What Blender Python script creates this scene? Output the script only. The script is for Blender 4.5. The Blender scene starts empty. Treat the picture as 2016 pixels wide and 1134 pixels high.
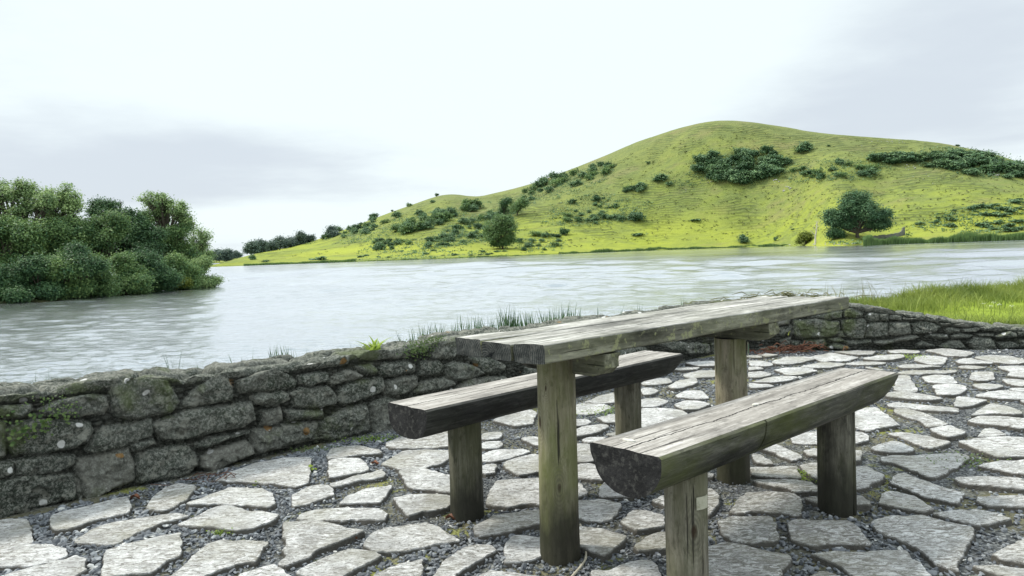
import bpy, math, random
import numpy as np
from mathutils import Matrix, Vector
from mathutils.geometry import delaunay_2d_cdt
R = math.radians
rng = np.random.default_rng(7); random.seed(7)
sc = bpy.context.scene
col = sc.collection

# ------------------------------------------------------------------ camera, sky, sun, exposure
CAMH, WATER = 1.035, -1.5
F_PX, ROLL, HY = 1456.0, R(2.0), 490.0
PITCH = math.atan((567 - HY) * math.cos(ROLL) / F_PX)
cd = bpy.data.cameras.new('camera'); cam = bpy.data.objects.new('camera', cd); col.objects.link(cam)
cd.sensor_width = 36; cd.lens = F_PX / 2016 * 36; cd.clip_start = 0.05; cd.clip_end = 6000
cam.matrix_world = Matrix.Translation((0, 0, CAMH)) @ Matrix.Rotation(math.pi / 2 - PITCH, 4, 'X') @ Matrix.Rotation(-ROLL, 4, 'Z')
sc.camera = cam

SUN_EL, SUN_AZ = R(50), R(-72)          # azimuth from +Y, towards -X is negative
w = bpy.data.worlds.new('World'); sc.world = w; w.use_nodes = True
nt = w.node_tree; N = nt.nodes; L = nt.links; N.clear()
wo = N.new('ShaderNodeOutputWorld'); bg = N.new('ShaderNodeBackground'); L.new(bg.outputs[0], wo.inputs[0])
sky = N.new('ShaderNodeTexSky'); sky.sky_type = 'NISHITA'; sky.sun_disc = False
sky.sun_elevation = SUN_EL; sky.sun_rotation = SUN_AZ; sky.air_density = 1; sky.dust_density = 2
bg.inputs[1].default_value = 0.1
# cloud deck: radiance given in units of the same 0.1 background strength
tc = N.new('ShaderNodeTexCoord'); sep = N.new('ShaderNodeSeparateXYZ'); L.new(tc.outputs['Generated'], sep.inputs[0])
def mth(op, a, b=None, c=None, clamp=False, T=None):
    T = T or nt; m = T.nodes.new('ShaderNodeMath'); m.operation = op; m.use_clamp = clamp
    for i, v in enumerate((a, b, c)):
        if v is None: continue
        if isinstance(v, (int, float)): m.inputs[i].default_value = v
        else: T.links.new(v, m.inputs[i])
    return m.outputs[0]
zc = mth('MAXIMUM', mth('ADD', sep.outputs['Z'], 0.10), 0.04)
cu = mth('DIVIDE', sep.outputs['X'], zc); cv = mth('DIVIDE', sep.outputs['Y'], zc)
cmb = N.new('ShaderNodeCombineXYZ'); L.new(cu, cmb.inputs[0]); L.new(cv, cmb.inputs[1]); cmb.inputs[2].default_value = 3.3
def noise_w(scale, detail, rough, off):
    mp = N.new('ShaderNodeMapping'); mp.inputs['Location'].default_value = off; L.new(cmb.outputs[0], mp.inputs[0])
    n = N.new('ShaderNodeTexNoise'); n.inputs['Scale'].default_value = scale; n.inputs['Detail'].default_value = detail
    n.inputs['Roughness'].default_value = rough; L.new(mp.outputs[0], n.inputs['Vector']); return n.outputs['Fac']
n1 = noise_w(0.42, 7, 0.55, (3.1, 1.2, 0)); n2 = noise_w(1.1, 6, 0.6, (7, 4, 2))
g = mth('ADD', mth('MULTIPLY', n1, 0.7), mth('MULTIPLY', n2, 0.3))
# thicker grey cloud low in the north-west and in the east, bright thin cloud overhead
def blob(az, el, ra, re, amp):
    a = mth('ARCTAN2', sep.outputs['X'], sep.outputs['Y']); e = mth('ARCSINE', sep.outputs['Z'])
    da = mth('DIVIDE', mth('SUBTRACT', a, R(az)), R(ra)); de = mth('DIVIDE', mth('SUBTRACT', e, R(el)), R(re))
    d = mth('ADD', mth('MULTIPLY', da, da), mth('MULTIPLY', de, de))
    return mth('MULTIPLY', mth('EXPONENT', mth('MULTIPLY', d, -1)), amp)
grey = mth('ADD', mth('ADD', blob(-24, 6.2, 20, 3.8, 0.30), blob(31, 12, 12, 7.0, 0.27)), mth('ADD', mth('MULTIPLY', blob(-2, 16, 16, 8, 0.30), -1), mth('MULTIPLY', blob(-19, 2.6, 9, 1.3, 0.34), -1)))
grey = mth('ADD', grey, g)
mr = N.new('ShaderNodeMapRange'); mr.interpolation_type = 'SMOOTHSTEP'
L.new(grey, mr.inputs[0]); mr.inputs[1].default_value = 0.46; mr.inputs[2].default_value = 0.78
cr = N.new('ShaderNodeMix'); cr.data_type = 'RGBA'; L.new(mr.outputs[0], cr.inputs[0])
cr.inputs[6].default_value = (7.7, 8.5, 8.7, 1); cr.inputs[7].default_value = (5.8, 6.4, 7.0, 1)
mx = N.new('ShaderNodeMix'); mx.data_type = 'RGBA'; mx.inputs[0].default_value = 0.95
L.new(sky.outputs[0], mx.inputs[6]); L.new(cr.outputs[2], mx.inputs[7]); 
# an overcast sky is brighter towards the zenith
zen = N.new('ShaderNodeMapRange'); L.new(sep.outputs['Z'], zen.inputs[0]); zen.interpolation_type = 'SMOOTHSTEP'
zen.inputs[1].default_value = 0.28; zen.inputs[2].default_value = 1.0; zen.inputs[3].default_value = 1.0; zen.inputs[4].default_value = 2.1
vm = N.new('ShaderNodeVectorMath'); vm.operation = 'SCALE'; L.new(mx.outputs[2], vm.inputs[0]); L.new(zen.outputs[0], vm.inputs['Scale']); L.new(vm.outputs[0], bg.inputs[0])

sd = bpy.data.lights.new('sun', 'SUN'); sd.energy = 3.3; sd.angle = R(8); sd.color = (1.0, 0.95, 0.84)
sun = bpy.data.objects.new('sun', sd); col.objects.link(sun)
sdir = Vector((math.sin(SUN_AZ) * math.cos(SUN_EL), math.cos(SUN_AZ) * math.cos(SUN_EL), math.sin(SUN_EL)))
sun.rotation_euler = sdir.to_track_quat('Z', 'Y').to_euler()
sc.view_settings.view_transform = 'Standard'; sc.view_settings.look = 'None'
sc.view_settings.exposure = 0.3; sc.view_settings.gamma = 1

# ------------------------------------------------------------------ measuring helpers (photo pixel -> place)
def ray(px, py):
    u = (px - 1008) / F_PX; v = (567 - py) / F_PX
    x = u * math.cos(ROLL) + v * math.sin(ROLL); y = -u * math.sin(ROLL) + v * math.cos(ROLL)
    return np.array([x, math.cos(PITCH) + y * math.sin(PITCH), -math.sin(PITCH) + y * math.cos(PITCH)])
EYE = np.array([0, 0, CAMH])
def onz(px, py, z=0.0):
    d = ray(px, py); return EYE + d * ((z - CAMH) / d[2])
def aty(px, py, Y):
    d = ray(px, py); return EYE + d * (Y / d[1])
def topx(P):
    x, y, z = P[0], P[1], P[2] - CAMH
    zc = y * math.cos(PITCH) - z * math.sin(PITCH); yc = y * math.sin(PITCH) + z * math.cos(PITCH)
    u, v = x / zc, yc / zc
    return 1008 + F_PX * (u * math.cos(ROLL) - v * math.sin(ROLL)), 567 - F_PX * (u * math.sin(ROLL) + v * math.cos(ROLL))

# ------------------------------------------------------------------ noise (numpy)
def _h(i, j, k, s):
    n = (i * 374761393 + j * 668265263 + k * 2147483647 + s * 974634777) & 0xffffffff
    n = ((n ^ (n >> 13)) * 1274126177) & 0xffffffff
    return ((n ^ (n >> 16)) & 0xffff) / 65535.0
def vnoise(P, s=0):
    P = np.asarray(P, float); f = np.floor(P); i = f.astype(np.int64); t = P - f; t = t * t * (3 - 2 * t)
    r = 0
    for a in (0, 1):
        for b in (0, 1):
            for c in (0, 1):
                wgt = (t[:, 0] if a else 1 - t[:, 0]) * (t[:, 1] if b else 1 - t[:, 1]) * (t[:, 2] if c else 1 - t[:, 2])
                r = r + wgt * _h(i[:, 0] + a, i[:, 1] + b, i[:, 2] + c, s)
    return r * 2 - 1
def fbm(P, oct=4, s=0, gain=0.5):
    P = np.asarray(P, float)
    if P.shape[1] == 2: P = np.c_[P, np.full(len(P), 0.37)]
    r = 0; a = 1.0
    for o in range(oct): r = r + a * vnoise(P * 2 ** o + o * 17.3, s + o); a *= gain
    return r

# ------------------------------------------------------------------ mesh helpers
def mesh(name, V, Fs, mats=(), midx=None, smooth=True, attrs=None):
    """Fs: list of integer arrays (n,k), one per polygon size."""
    V = np.asarray(V, np.float32); me = bpy.data.meshes.new(name)
    Fs = [np.asarray(f, np.int32) for f in (Fs if isinstance(Fs, list) else [Fs]) if len(f)]
    loops = np.concatenate([f.ravel() for f in Fs]); tot = np.concatenate([np.full(len(f), f.shape[1], np.int32) for f in Fs])
    start = np.concatenate([[0], np.cumsum(tot)[:-1]]).astype(np.int32)
    me.vertices.add(len(V)); me.vertices.foreach_set('co', V.ravel())
    me.loops.add(len(loops)); me.loops.foreach_set('vertex_index', loops)
    me.polygons.add(len(tot)); me.polygons.foreach_set('loop_start', start)
    for m in mats: me.materials.append(m)
    if midx is not None: me.polygons.foreach_set('material_index', np.asarray(midx, np.int32))
    me.update(calc_edges=True)
    me.polygons.foreach_set('use_smooth', np.full(len(tot), smooth))
    for k, a in (attrs or {}).items():
        at = me.attributes.new(k, 'FLOAT', 'POINT'); at.data.foreach_set('value', np.asarray(a, np.float32))
    me.validate(); return me
def link(name, me, parent=None, loc=None):
    o = bpy.data.objects.new(name, me); col.objects.link(o)
    if parent is not None: o.parent = parent
    if loc is not None: o.location = loc
    return o
def tag(o, label=None, cat=None, group=None, kind=None):
    for k, v in (('label', label), ('category', cat), ('group', group), ('kind', kind)):
        if v: o[k] = v
    return o
def empty(name, loc, rz=0.0, **kw):
    o = bpy.data.objects.new(name, None); col.objects.link(o); o.empty_display_size = 0.2
    o.location = loc; o.rotation_euler = (0, 0, rz); return tag(o, **kw)
def grid_faces(nu, nv):
    i = np.arange(nu - 1)[:, None] * nv + np.arange(nv - 1)[None]
    return np.stack([i, i + nv, i + nv + 1, i + 1], -1).reshape(-1, 4)
def inpoly(P, poly):
    x, y = P[:, 0], P[:, 1]; ins = np.zeros(len(P), bool); n = len(poly)
    for i in range(n):
        x0, y0 = poly[i]; x1, y1 = poly[(i + 1) % n]
        if y0 == y1: continue
        c = ((y0 > y) != (y1 > y)) & (x < (x1 - x0) * (y - y0) / (y1 - y0) + x0); ins ^= c
    return ins
def pdist(P, poly):
    d = np.full(len(P), 1e9); n = len(poly)
    for i in range(n):
        a = np.array(poly[i]); b = np.array(poly[(i + 1) % n]); ab = b - a
        t = np.clip(((P - a) @ ab) / max(ab @ ab, 1e-12), 0, 1)
        d = np.minimum(d, np.linalg.norm(P - a - t[:, None] * ab, axis=1))
    return d

# ------------------------------------------------------------------ materials
class Mat:
    def __init__(s, name, rough=0.8, spec=0.3):
        s.m = bpy.data.materials.new(name); s.m.use_nodes = True; s.t = s.m.node_tree; s.N = s.t.nodes; s.L = s.t.links
        s.b = s.N['Principled BSDF']; s.b.inputs['Roughness'].default_value = rough
        s.b.inputs['Specular IOR Level'].default_value = spec
        s.tc = s.N.new('ShaderNodeTexCoord'); s.h = None
    def co(s, scale=(1, 1, 1), which='Object', loc=(0, 0, 0)):
        mp = s.N.new('ShaderNodeMapping'); mp.inputs['Scale'].default_value = scale; mp.inputs['Location'].default_value = loc
        s.L.new(s.tc.outputs[which], mp.inputs[0]); return mp.outputs[0]
    def noise(s, scale, detail=5, rough=0.6, co=None, dist=0.0, typ=None):
        n = s.N.new('ShaderNodeTexNoise'); n.inputs['Scale'].default_value = scale; n.inputs['Detail'].default_value = detail
        n.inputs['Roughness'].default_value = rough; n.inputs['Distortion'].default_value = dist
        if typ: n.noise_type = typ
        s.L.new(co if co is not None else s.co(), n.inputs['Vector']); return n.outputs['Fac']
    def voro(s, scale, co=None, feature='F1', out='Distance', rnd=1.0):
        n = s.N.new('ShaderNodeTexVoronoi'); n.feature = feature; n.inputs['Scale'].default_value = scale
        n.inputs['Randomness'].default_value = rnd
        s.L.new(co if co is not None else s.co(), n.inputs['Vector']); return n.outputs[out]
    def ramp(s, v, stops, interp='LINEAR'):
        r = s.N.new('ShaderNodeValToRGB'); r.color_ramp.interpolation = interp; e = r.color_ramp.elements
        while len(e) < len(stops): e.new(0.5)
        for el, (p, c) in zip(e, stops):
            el.position = p; el.color = (*c, 1) if not isinstance(c, (int, float)) else (c, c, c, 1)
        s.L.new(v, r.inputs[0]); return r.outputs[0]
    def mix(s, f, a, b, mode='MIX'):
        m = s.N.new('ShaderNodeMix'); m.data_type = 'RGBA'; m.blend_type = mode; m.clamp_factor = True
        for i, v in ((0, f), (6, a), (7, b)):
            if isinstance(v, (int, float)) and i == 0: m.inputs[0].default_value = v
            elif isinstance(v, (int, float)): m.inputs[i].default_value = (v, v, v, 1)
            elif isinstance(v, tuple): m.inputs[i].default_value = (*v, 1)
            else: s.L.new(v, m.inputs[i])
        return m.outputs[2]
    def math(s, op, a, b=None, c=None, clamp=False): return mth(op, a, b, c, clamp, s.t)
    def attr(s, name):
        a = s.N.new('ShaderNodeAttribute'); a.attribute_name = name; return a.outputs['Fac']
    def rnd(s): return s.N.new('ShaderNodeObjectInfo').outputs['Random']
    def sepxyz(s, co):
        n = s.N.new('ShaderNodeSeparateXYZ'); s.L.new(co, n.inputs[0]); return n.outputs
    def color(s, c):
        if isinstance(c, tuple): s.b.inputs['Base Color'].default_value = (*c, 1)
        else: s.L.new(c, s.b.inputs['Base Color'])
        return s
    def bump(s, v, dist, strength=1.0):
        b = s.N.new('ShaderNodeBump'); b.inputs['Distance'].default_value = dist; b.inputs['Strength'].default_value = strength
        s.L.new(v, b.inputs['Height'])
        if s.h is not None: s.L.new(s.h, b.inputs['Normal'])
        s.h = b.outputs[0]; s.L.new(s.h, s.b.inputs['Normal']); return s
    def rough(s, v): s.L.new(v, s.b.inputs['Roughness']); return s

def leaf_mat(name, dark, light, trans=0.25):
    trans = trans + .1
    m = Mat(name, 0.55, 0.25)
    a = m.attr('tint'); c = m.mix(a, dark, light)
    c = m.mix(m.math('MULTIPLY', m.rnd(), 0.35), c, tuple(0.6 * x for x in dark)); m.color(c)
    tr = m.N.new('ShaderNodeBsdfTranslucent'); m.L.new(m.mix(0.4, c, light), tr.inputs[0])
    ms = m.N.new('ShaderNodeMixShader'); ms.inputs[0].default_value = trans
    m.L.new(m.b.outputs[0], ms.inputs[1]); m.L.new(tr.outputs[0], ms.inputs[2])
    m.L.new(ms.outputs[0], m.N['Material Output'].inputs[0]); return m.m
M_ash = leaf_mat('ash leaves', (0.10, 0.185, 0.08), (0.40, 0.52, 0.21))
M_leafd = leaf_mat('dark leaves', (0.022, 0.068, 0.034), (0.12, 0.215, 0.080), 0.15)
M_willow = leaf_mat('willow leaves', (0.045, 0.115, 0.050), (0.24, 0.35, 0.115), 0.2)
M_yellow = leaf_mat('yellow green leaves', (0.06, 0.10, 0.015), (0.26, 0.30, 0.05))
M_scrub = leaf_mat('thorn scrub leaves', (0.055, 0.125, 0.068), (0.20, 0.31, 0.135), 0.12)
M_oaklf = leaf_mat('lone tree leaves', (0.045, 0.115, 0.060), (0.17, 0.28, 0.12), 0.15)
M_tuss = leaf_mat('tussock grass', (0.075, 0.10, 0.035), (0.24, 0.26, 0.085), 0.05)
M_far = leaf_mat('distant leaves', (0.055, 0.095, 0.085), (0.15, 0.21, 0.15), 0.1)
M_grassb = leaf_mat('grass blades', (0.075, 0.135, 0.025), (0.36, 0.42, 0.10), 0.3)
M_drygr = leaf_mat('seed heads', (0.10, 0.11, 0.05), (0.34, 0.33, 0.17), 0.3)
M_reed = leaf_mat('reed blades', (0.065, 0.13, 0.050), (0.21, 0.32, 0.10), 0.2)
M_weed = leaf_mat('weed leaves', (0.10, 0.20, 0.03), (0.34, 0.44, 0.08), 0.3)
M_ivy = leaf_mat('creeper leaves', (0.05, 0.10, 0.03), (0.17, 0.24, 0.07), 0.2)
M_brown = leaf_mat('dead leaves', (0.07, 0.028, 0.018), (0.27, 0.12, 0.07), 0.1)
M_flower = Mat('white petals', 0.6).color((0.8, 0.8, 0.72)).m
m = Mat('bark', 0.9, 0.1); m.color(m.mix(m.noise(3, co=m.co((4, 4, 1))), (0.035, 0.03, 0.022), (0.12, 0.105, 0.08))); M_bark = m.m
M_deadwood = Mat('bleached wood', 0.8).color((0.42, 0.40, 0.34)).m

# paving stone
m = Mat('limestone paving', 0.75, 0.3); t = m.attr('tint')
base = m.ramp(t, [(0.0, (0.135, 0.145, 0.12)), (0.2, (0.245, 0.235, 0.21)), (0.55, (0.405, 0.40, 0.385)), (1.0, (0.56, 0.56, 0.56))])
fl = m.noise(9, 9, 0.7, dist=0.8); ck = m.voro(44, m.co((1, 1.5, 1)), 'F1'); ridg = m.noise(34, 6, 0.75, m.co((0.8, 1.7, 1)), dist=1.2)
c = m.mix(m.ramp(fl, [(0.44, 0.0), (0.60, 0.7)]), base, (0.285, 0.272, 0.25))
c = m.mix(m.ramp(ridg, [(0.47, 0.0), (0.58, 0.8)]), c, (0.74, 0.745, 0.75))
c = m.mix(m.ramp(ridg, [(0.38, 0.9), (0.47, 0.0)]), c, (0.135, 0.128, 0.112))
c = m.mix(m.math('MULTIPLY', m.ramp(m.noise(5, 7, 0.7, m.co(loc=(3, 3, 3))), [(0.47, 0.0), (0.60, 1.0)]), 0.5), c, (0.25, 0.25, 0.245))
c = m.mix(m.math('MULTIPLY', m.ramp(m.noise(130, 3, 0.6), [(0.58, 0.0), (0.66, 1.0)]), 0.6), c, (0.09, 0.085, 0.075))
c = m.mix(m.math('MULTIPLY', m.ramp(m.noise(2.3, 5, 0.65), [(0.48, 0.0), (0.68, 1.0)]), 0.6), c, (0.235, 0.225, 0.165))
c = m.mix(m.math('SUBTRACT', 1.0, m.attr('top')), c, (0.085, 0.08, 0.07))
m.color(c)
m.bump(fl, 0.030, 0.6); m.bump(ridg, 0.014, 0.8); m.bump(ck, 0.006, 0.7); m.bump(m.noise(110, 4, 0.7), 0.004, 0.8)
M_slab = m.m
# ground bed between the slabs
m = Mat('grit bed', 0.95, 0.2)
gr = m.voro(95, out='Color'); c = m.ramp(gr, [(0.1, (0.025, 0.028, 0.03)), (0.55, (0.085, 0.09, 0.092)), (0.95, (0.24, 0.25, 0.25))])
mo = m.math('MULTIPLY', m.ramp(m.noise(1.7, 5, 0.65), [(0.48, 0.0), (0.60, 1.0)]), 0.8)
c = m.mix(mo, c, m.mix(m.noise(30, 4), (0.075, 0.07, 0.035), (0.20, 0.185, 0.10)))
c = m.mix(m.math('MULTIPLY', m.ramp(m.noise(2.6, 5, 0.7, m.co(loc=(4, 2, 0))), [(0.57, 0.0), (0.64, 1.0)]), 0.75), c, (0.20, 0.21, 0.04))
m.color(c); m.bump(m.voro(95), 0.008, 0.9); m.bump(m.noise(12, 5), 0.02, 0.6); M_grit = m.m
# pebbles
m = Mat('grey chippings', 0.8, 0.3); t = m.attr('tint')
m.color(m.ramp(t, [(0.0, (0.035, 0.04, 0.045)), (0.5, (0.12, 0.13, 0.145)), (0.85, (0.26, 0.275, 0.29)), (1.0, (0.50, 0.50, 0.48))])); M_peb = m.m
# wall stone
m = Mat('lichened limestone', 0.92, 0.15); t = m.attr('tint')
base = m.ramp(t, [(0.0, (0.045, 0.052, 0.045)), (0.5, (0.098, 0.105, 0.090)), (1.0, (0.165, 0.162, 0.142))])
a = m.noise(5, 6, 0.7); c = m.mix(m.ramp(a, [(0.42, 0.0), (0.66, 1.0)]), base, (0.035, 0.045, 0.032))
c = m.mix(m.math('MULTIPLY', m.ramp(m.noise(75, 6, 0.8), [(0.48, 0.0), (0.58, 1.0)]), 0.85), c, (0.27, 0.275, 0.245))
c = m.mix(m.math('MULTIPLY', m.ramp(m.noise(19, 7, 0.75, m.co(loc=(2, 5, 1))), [(0.54, 0.0), (0.58, 1.0)]), 0.7), c, (0.25, 0.25, 0.215))
c = m.mix(m.math('MULTIPLY', m.ramp(m.noise(3.2, 4, 0.6, m.co(loc=(9, 5, 1))), [(0.56, 0.0), (0.66, 1.0)]), 0.6), c, (0.10, 0.125, 0.045))
vd = m.math('ADD', m.voro(7, m.co(loc=(0.3, 0, 0))), m.math('MULTIPLY', m.noise(40, 3), 0.10))
c = m.mix(m.ramp(vd, [(0.155, 1.0), (0.175, 0.0)]), c, (0.62, 0.62, 0.60))
vd = m.math('ADD', m.voro(4.1, m.co(loc=(5.3, 1, 2))), m.math('MULTIPLY', m.noise(50, 3), 0.09))
c = m.mix(m.math('MULTIPLY', m.ramp(vd, [(0.125, 1.0), (0.145, 0.0)]), 0.7), c, (0.30, 0.16, 0.045))
vd = m.math('ADD', m.voro(34, m.co(loc=(1.3, 1, 2))), m.math('MULTIPLY', m.noise(60, 3), 0.1))
c = m.mix(m.math('MULTIPLY', m.ramp(vd, [(0.15, 0.8), (0.18, 0.0)]), m.ramp(m.noise(5, 3, .6, m.co(loc=(7, 7, 7))), [(.5, 0.0), (.6, 1.0)])), c, (0.42, 0.42, 0.38))
c = m.mix(m.ramp(t, [(0.125, 0.7), (0.16, 0.0)]), c, (0.030, 0.031, 0.026))
m.color(c); m.bump(m.noise(14, 8, 0.7), 0.03, 0.6); m.bump(m.noise(70, 6, 0.75), 0.014, 0.9); m.bump(m.voro(40, feature='SMOOTH_F1'), 0.006, 0.5); M_wall = m.m
m = Mat('pale crag', 0.9, 0.1); m.color(m.mix(m.noise(1.5, 5), (0.20, 0.20, 0.18), (0.46, 0.46, 0.43))); M_rock = m.m

# timber: local X is the grain
def wood(name, axis, lo, mid, hi, alg=(0.10, 0.12, 0.03), algae=0.0, blotch=0.3, grain=1.0, crack=None, lichen=0.0, knots=None, damp=None):
    m = Mat(name, 0.8, 0.2)
    st = {'x': (0.075, 1, 1), 'z': (1, 1, 0.07)}[axis]
    co = m.co(st); g1 = m.noise(42 * grain, 8, 0.7, co, 0.4); g2 = m.noise(9, 5, 0.6, co, 1.2)
    g3 = m.noise(130, 4, 0.7, m.co({'x': (0.16, 1, 1), 'z': (1, 1, 0.16)}[axis], loc=(6, 2, 8)))
    c = m.ramp(m.math('ADD', m.math('ADD', m.math('MULTIPLY', g1, 0.50), m.math('MULTIPLY', g3, 0.25)), m.math('MULTIPLY', g2, 0.25)), [(0.36, lo), (0.50, mid), (0.62, hi)])
    c = m.mix(m.math('MULTIPLY', m.ramp(m.noise(33, 6, 0.75, m.co({'x': (0.4, 1, 1), 'z': (1, 1, 0.4)}[axis], loc=(8, 8, 2))), [(0.54, 0.0), (0.62, 1.0)]), 0.5), c, tuple(0.45 * x for x in lo))
    c = m.mix(m.math('MULTIPLY', m.ramp(m.noise(7, 6, 0.65, m.co({'x': (0.35, 1, 1), 'z': (1, 1, 0.5)}[axis], loc=(3, 1, 2))), [(0.50, 0.0), (0.68, 1.0)]), blotch), c, tuple(0.35 * x for x in lo))
    if algae:
        c = m.mix(m.math('MULTIPLY', m.ramp(m.noise(5.0, 6, 0.65, m.co({'x': (0.4, 1, 1), 'z': (1, 1, 0.35)}[axis], loc=(1, 7, 3))), [(0.42, 0.0), (0.60, 1.0)]), algae), c, alg)
    if lichen:
        c = m.mix(m.math('MULTIPLY', m.ramp(m.noise(26, 6, 0.7, m.co(loc=(5, 7, 3))), [(0.56, 0.0), (0.62, 1.0)]), lichen), c, (0.24, 0.25, 0.13))
    # fine drying checks along the grain
    f = m.noise(75 if axis == 'x' else 60, 3, 0.6, m.co({'x': (0.018, 1, 1), 'z': (1, 1, 0.03)}[axis], loc=(2, 9, 4)))
    ck = m.ramp(f, [(0.335, 1.0), (0.375, 0.0)] if axis == 'x' else [(0.31, 1.0), (0.34, 0.0)]); c = m.mix(m.math('MULTIPLY', ck, 0.85), c, (0.012, 0.011, 0.010))
    h = m.math('SUBTRACT', g1, m.math('MULTIPLY', ck, 0.9))
    for kx, ky, kz, kr in (knots or ()):
        q = m.co(loc=(-kx, -ky, -kz)); X_, Y_, Z_ = m.sepxyz(q); wv = m.math('MULTIPLY', m.math('SUBTRACT', m.noise(14, 3), 0.5), kr * 1.6)
        el = (1, 1, .42) if axis == 'z' else (.3, 1, 1)
        v = m.math('SQRT', m.math('ADD', m.math('ADD', m.math('POWER', m.math('MULTIPLY', X_, el[0]), 2), m.math('POWER', m.math('MULTIPLY', Y_, el[1]), 2)), m.math('POWER', m.math('MULTIPLY', Z_, el[2]), 2)))
        v = m.math('DIVIDE', m.math('ADD', v, wv), kr)
        rg = m.math('MULTIPLY_ADD', m.math('SINE', m.math('MULTIPLY', v, 9.0)), 0.5, 0.5); msk = m.ramp(m.math('DIVIDE', v, 6.0), [(0.15, 1.0), (0.9, 0.0)])
        c = m.mix(m.math('MULTIPLY', m.math('MULTIPLY', rg, msk), 0.60), c, tuple(0.45 * x for x in mid))
        c = m.mix(m.ramp(m.math('DIVIDE', v, 2.0), [(0.30, 0.92), (0.55, 0.0)]), c, (0.040, 0.025, 0.015))
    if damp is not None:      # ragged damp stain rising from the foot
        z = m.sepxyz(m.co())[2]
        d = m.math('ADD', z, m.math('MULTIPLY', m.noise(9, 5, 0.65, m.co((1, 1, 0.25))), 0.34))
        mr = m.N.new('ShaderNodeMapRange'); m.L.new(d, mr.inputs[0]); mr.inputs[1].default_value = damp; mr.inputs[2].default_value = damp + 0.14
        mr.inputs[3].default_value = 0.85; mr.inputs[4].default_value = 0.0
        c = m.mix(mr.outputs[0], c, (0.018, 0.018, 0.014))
    if crack is not None:
        xyz = m.sepxyz(m.co())
        y = m.math('ADD', xyz[1], m.math('MULTIPLY', m.math('SUBTRACT', m.noise(3.5, 5, 0.7, m.co((1, 0.0, 0.0))), 0.5), 0.075))
        dd = m.math('ABSOLUTE', m.math('SUBTRACT', y, crack)); wv = m.math('MULTIPLY', m.noise(6, 3, 0.6, m.co((1, 0, 0), loc=(3, 0, 0))), 0.0055)
        k = m.math('LESS_THAN', dd, wv); c = m.mix(k, c, (0.012, 0.010, 0.009)); h = m.math('SUBTRACT', h, m.math('MULTIPLY', k, 2.0))
    m.color(c); m.bump(h, 0.0045, 0.85); return m.m
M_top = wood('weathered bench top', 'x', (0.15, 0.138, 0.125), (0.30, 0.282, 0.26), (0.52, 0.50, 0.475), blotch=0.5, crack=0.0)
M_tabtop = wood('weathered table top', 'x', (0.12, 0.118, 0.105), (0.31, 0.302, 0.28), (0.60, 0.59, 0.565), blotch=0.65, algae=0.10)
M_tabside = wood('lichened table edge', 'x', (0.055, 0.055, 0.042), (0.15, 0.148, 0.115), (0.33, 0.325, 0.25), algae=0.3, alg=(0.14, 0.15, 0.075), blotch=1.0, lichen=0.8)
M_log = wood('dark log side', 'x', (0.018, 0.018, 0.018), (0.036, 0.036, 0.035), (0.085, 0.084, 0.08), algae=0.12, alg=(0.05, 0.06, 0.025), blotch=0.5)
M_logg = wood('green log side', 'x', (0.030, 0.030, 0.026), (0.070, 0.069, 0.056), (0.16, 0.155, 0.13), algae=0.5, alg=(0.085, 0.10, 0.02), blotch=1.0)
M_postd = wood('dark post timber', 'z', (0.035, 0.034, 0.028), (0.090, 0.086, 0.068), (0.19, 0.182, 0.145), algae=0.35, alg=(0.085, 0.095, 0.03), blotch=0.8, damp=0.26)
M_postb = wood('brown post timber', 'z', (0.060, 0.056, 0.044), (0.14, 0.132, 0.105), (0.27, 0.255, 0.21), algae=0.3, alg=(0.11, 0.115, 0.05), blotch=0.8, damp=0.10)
def endgrain(name, lo, hi, cy, cz, f=150):
    m = Mat(name, 0.85, 0.15); co = m.co(); x, y, z = m.sepxyz(co)
    y = m.math('SUBTRACT', y, cy); z = m.math('SUBTRACT', z, cz)
    r = m.math('SQRT', m.math('ADD', m.math('MULTIPLY', y, y), m.math('MULTIPLY', z, z)))
    r = m.math('ADD', r, m.math('MULTIPLY', m.noise(8, 3), 0.02))
    s = m.math('MULTIPLY_ADD', m.math('SINE', m.math('MULTIPLY', r, f * 6.28)), 0.5, 0.5)
    c = m.mix(s, lo, hi); c = m.mix(m.ramp(m.noise(12, 6, 0.7), [(0.42, 0.0), (0.65, 0.9)]), c, tuple(0.5 * v for v in lo))
    c = m.mix(m.math('MULTIPLY', m.ramp(m.noise(45, 5, .7), [(.52, 0.0), (.62, 1.0)]), .35), c, (0.12, 0.12, 0.11))
    m.color(c); m.bump(s, 0.0006 if f < 100 else .0015, 0.4); m.bump(m.noise(60, 5, .7), 0.006, 0.8); return m.m
M_endlog = endgrain('log end grain', (0.022, 0.022, 0.023), (0.027, 0.027, 0.027), 0, 0.5, 60)
M_endtab = endgrain('plank end grain', (0.022, 0.026, 0.028), (0.085, 0.09, 0.082), 0.05, 0.70, 130)

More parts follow.
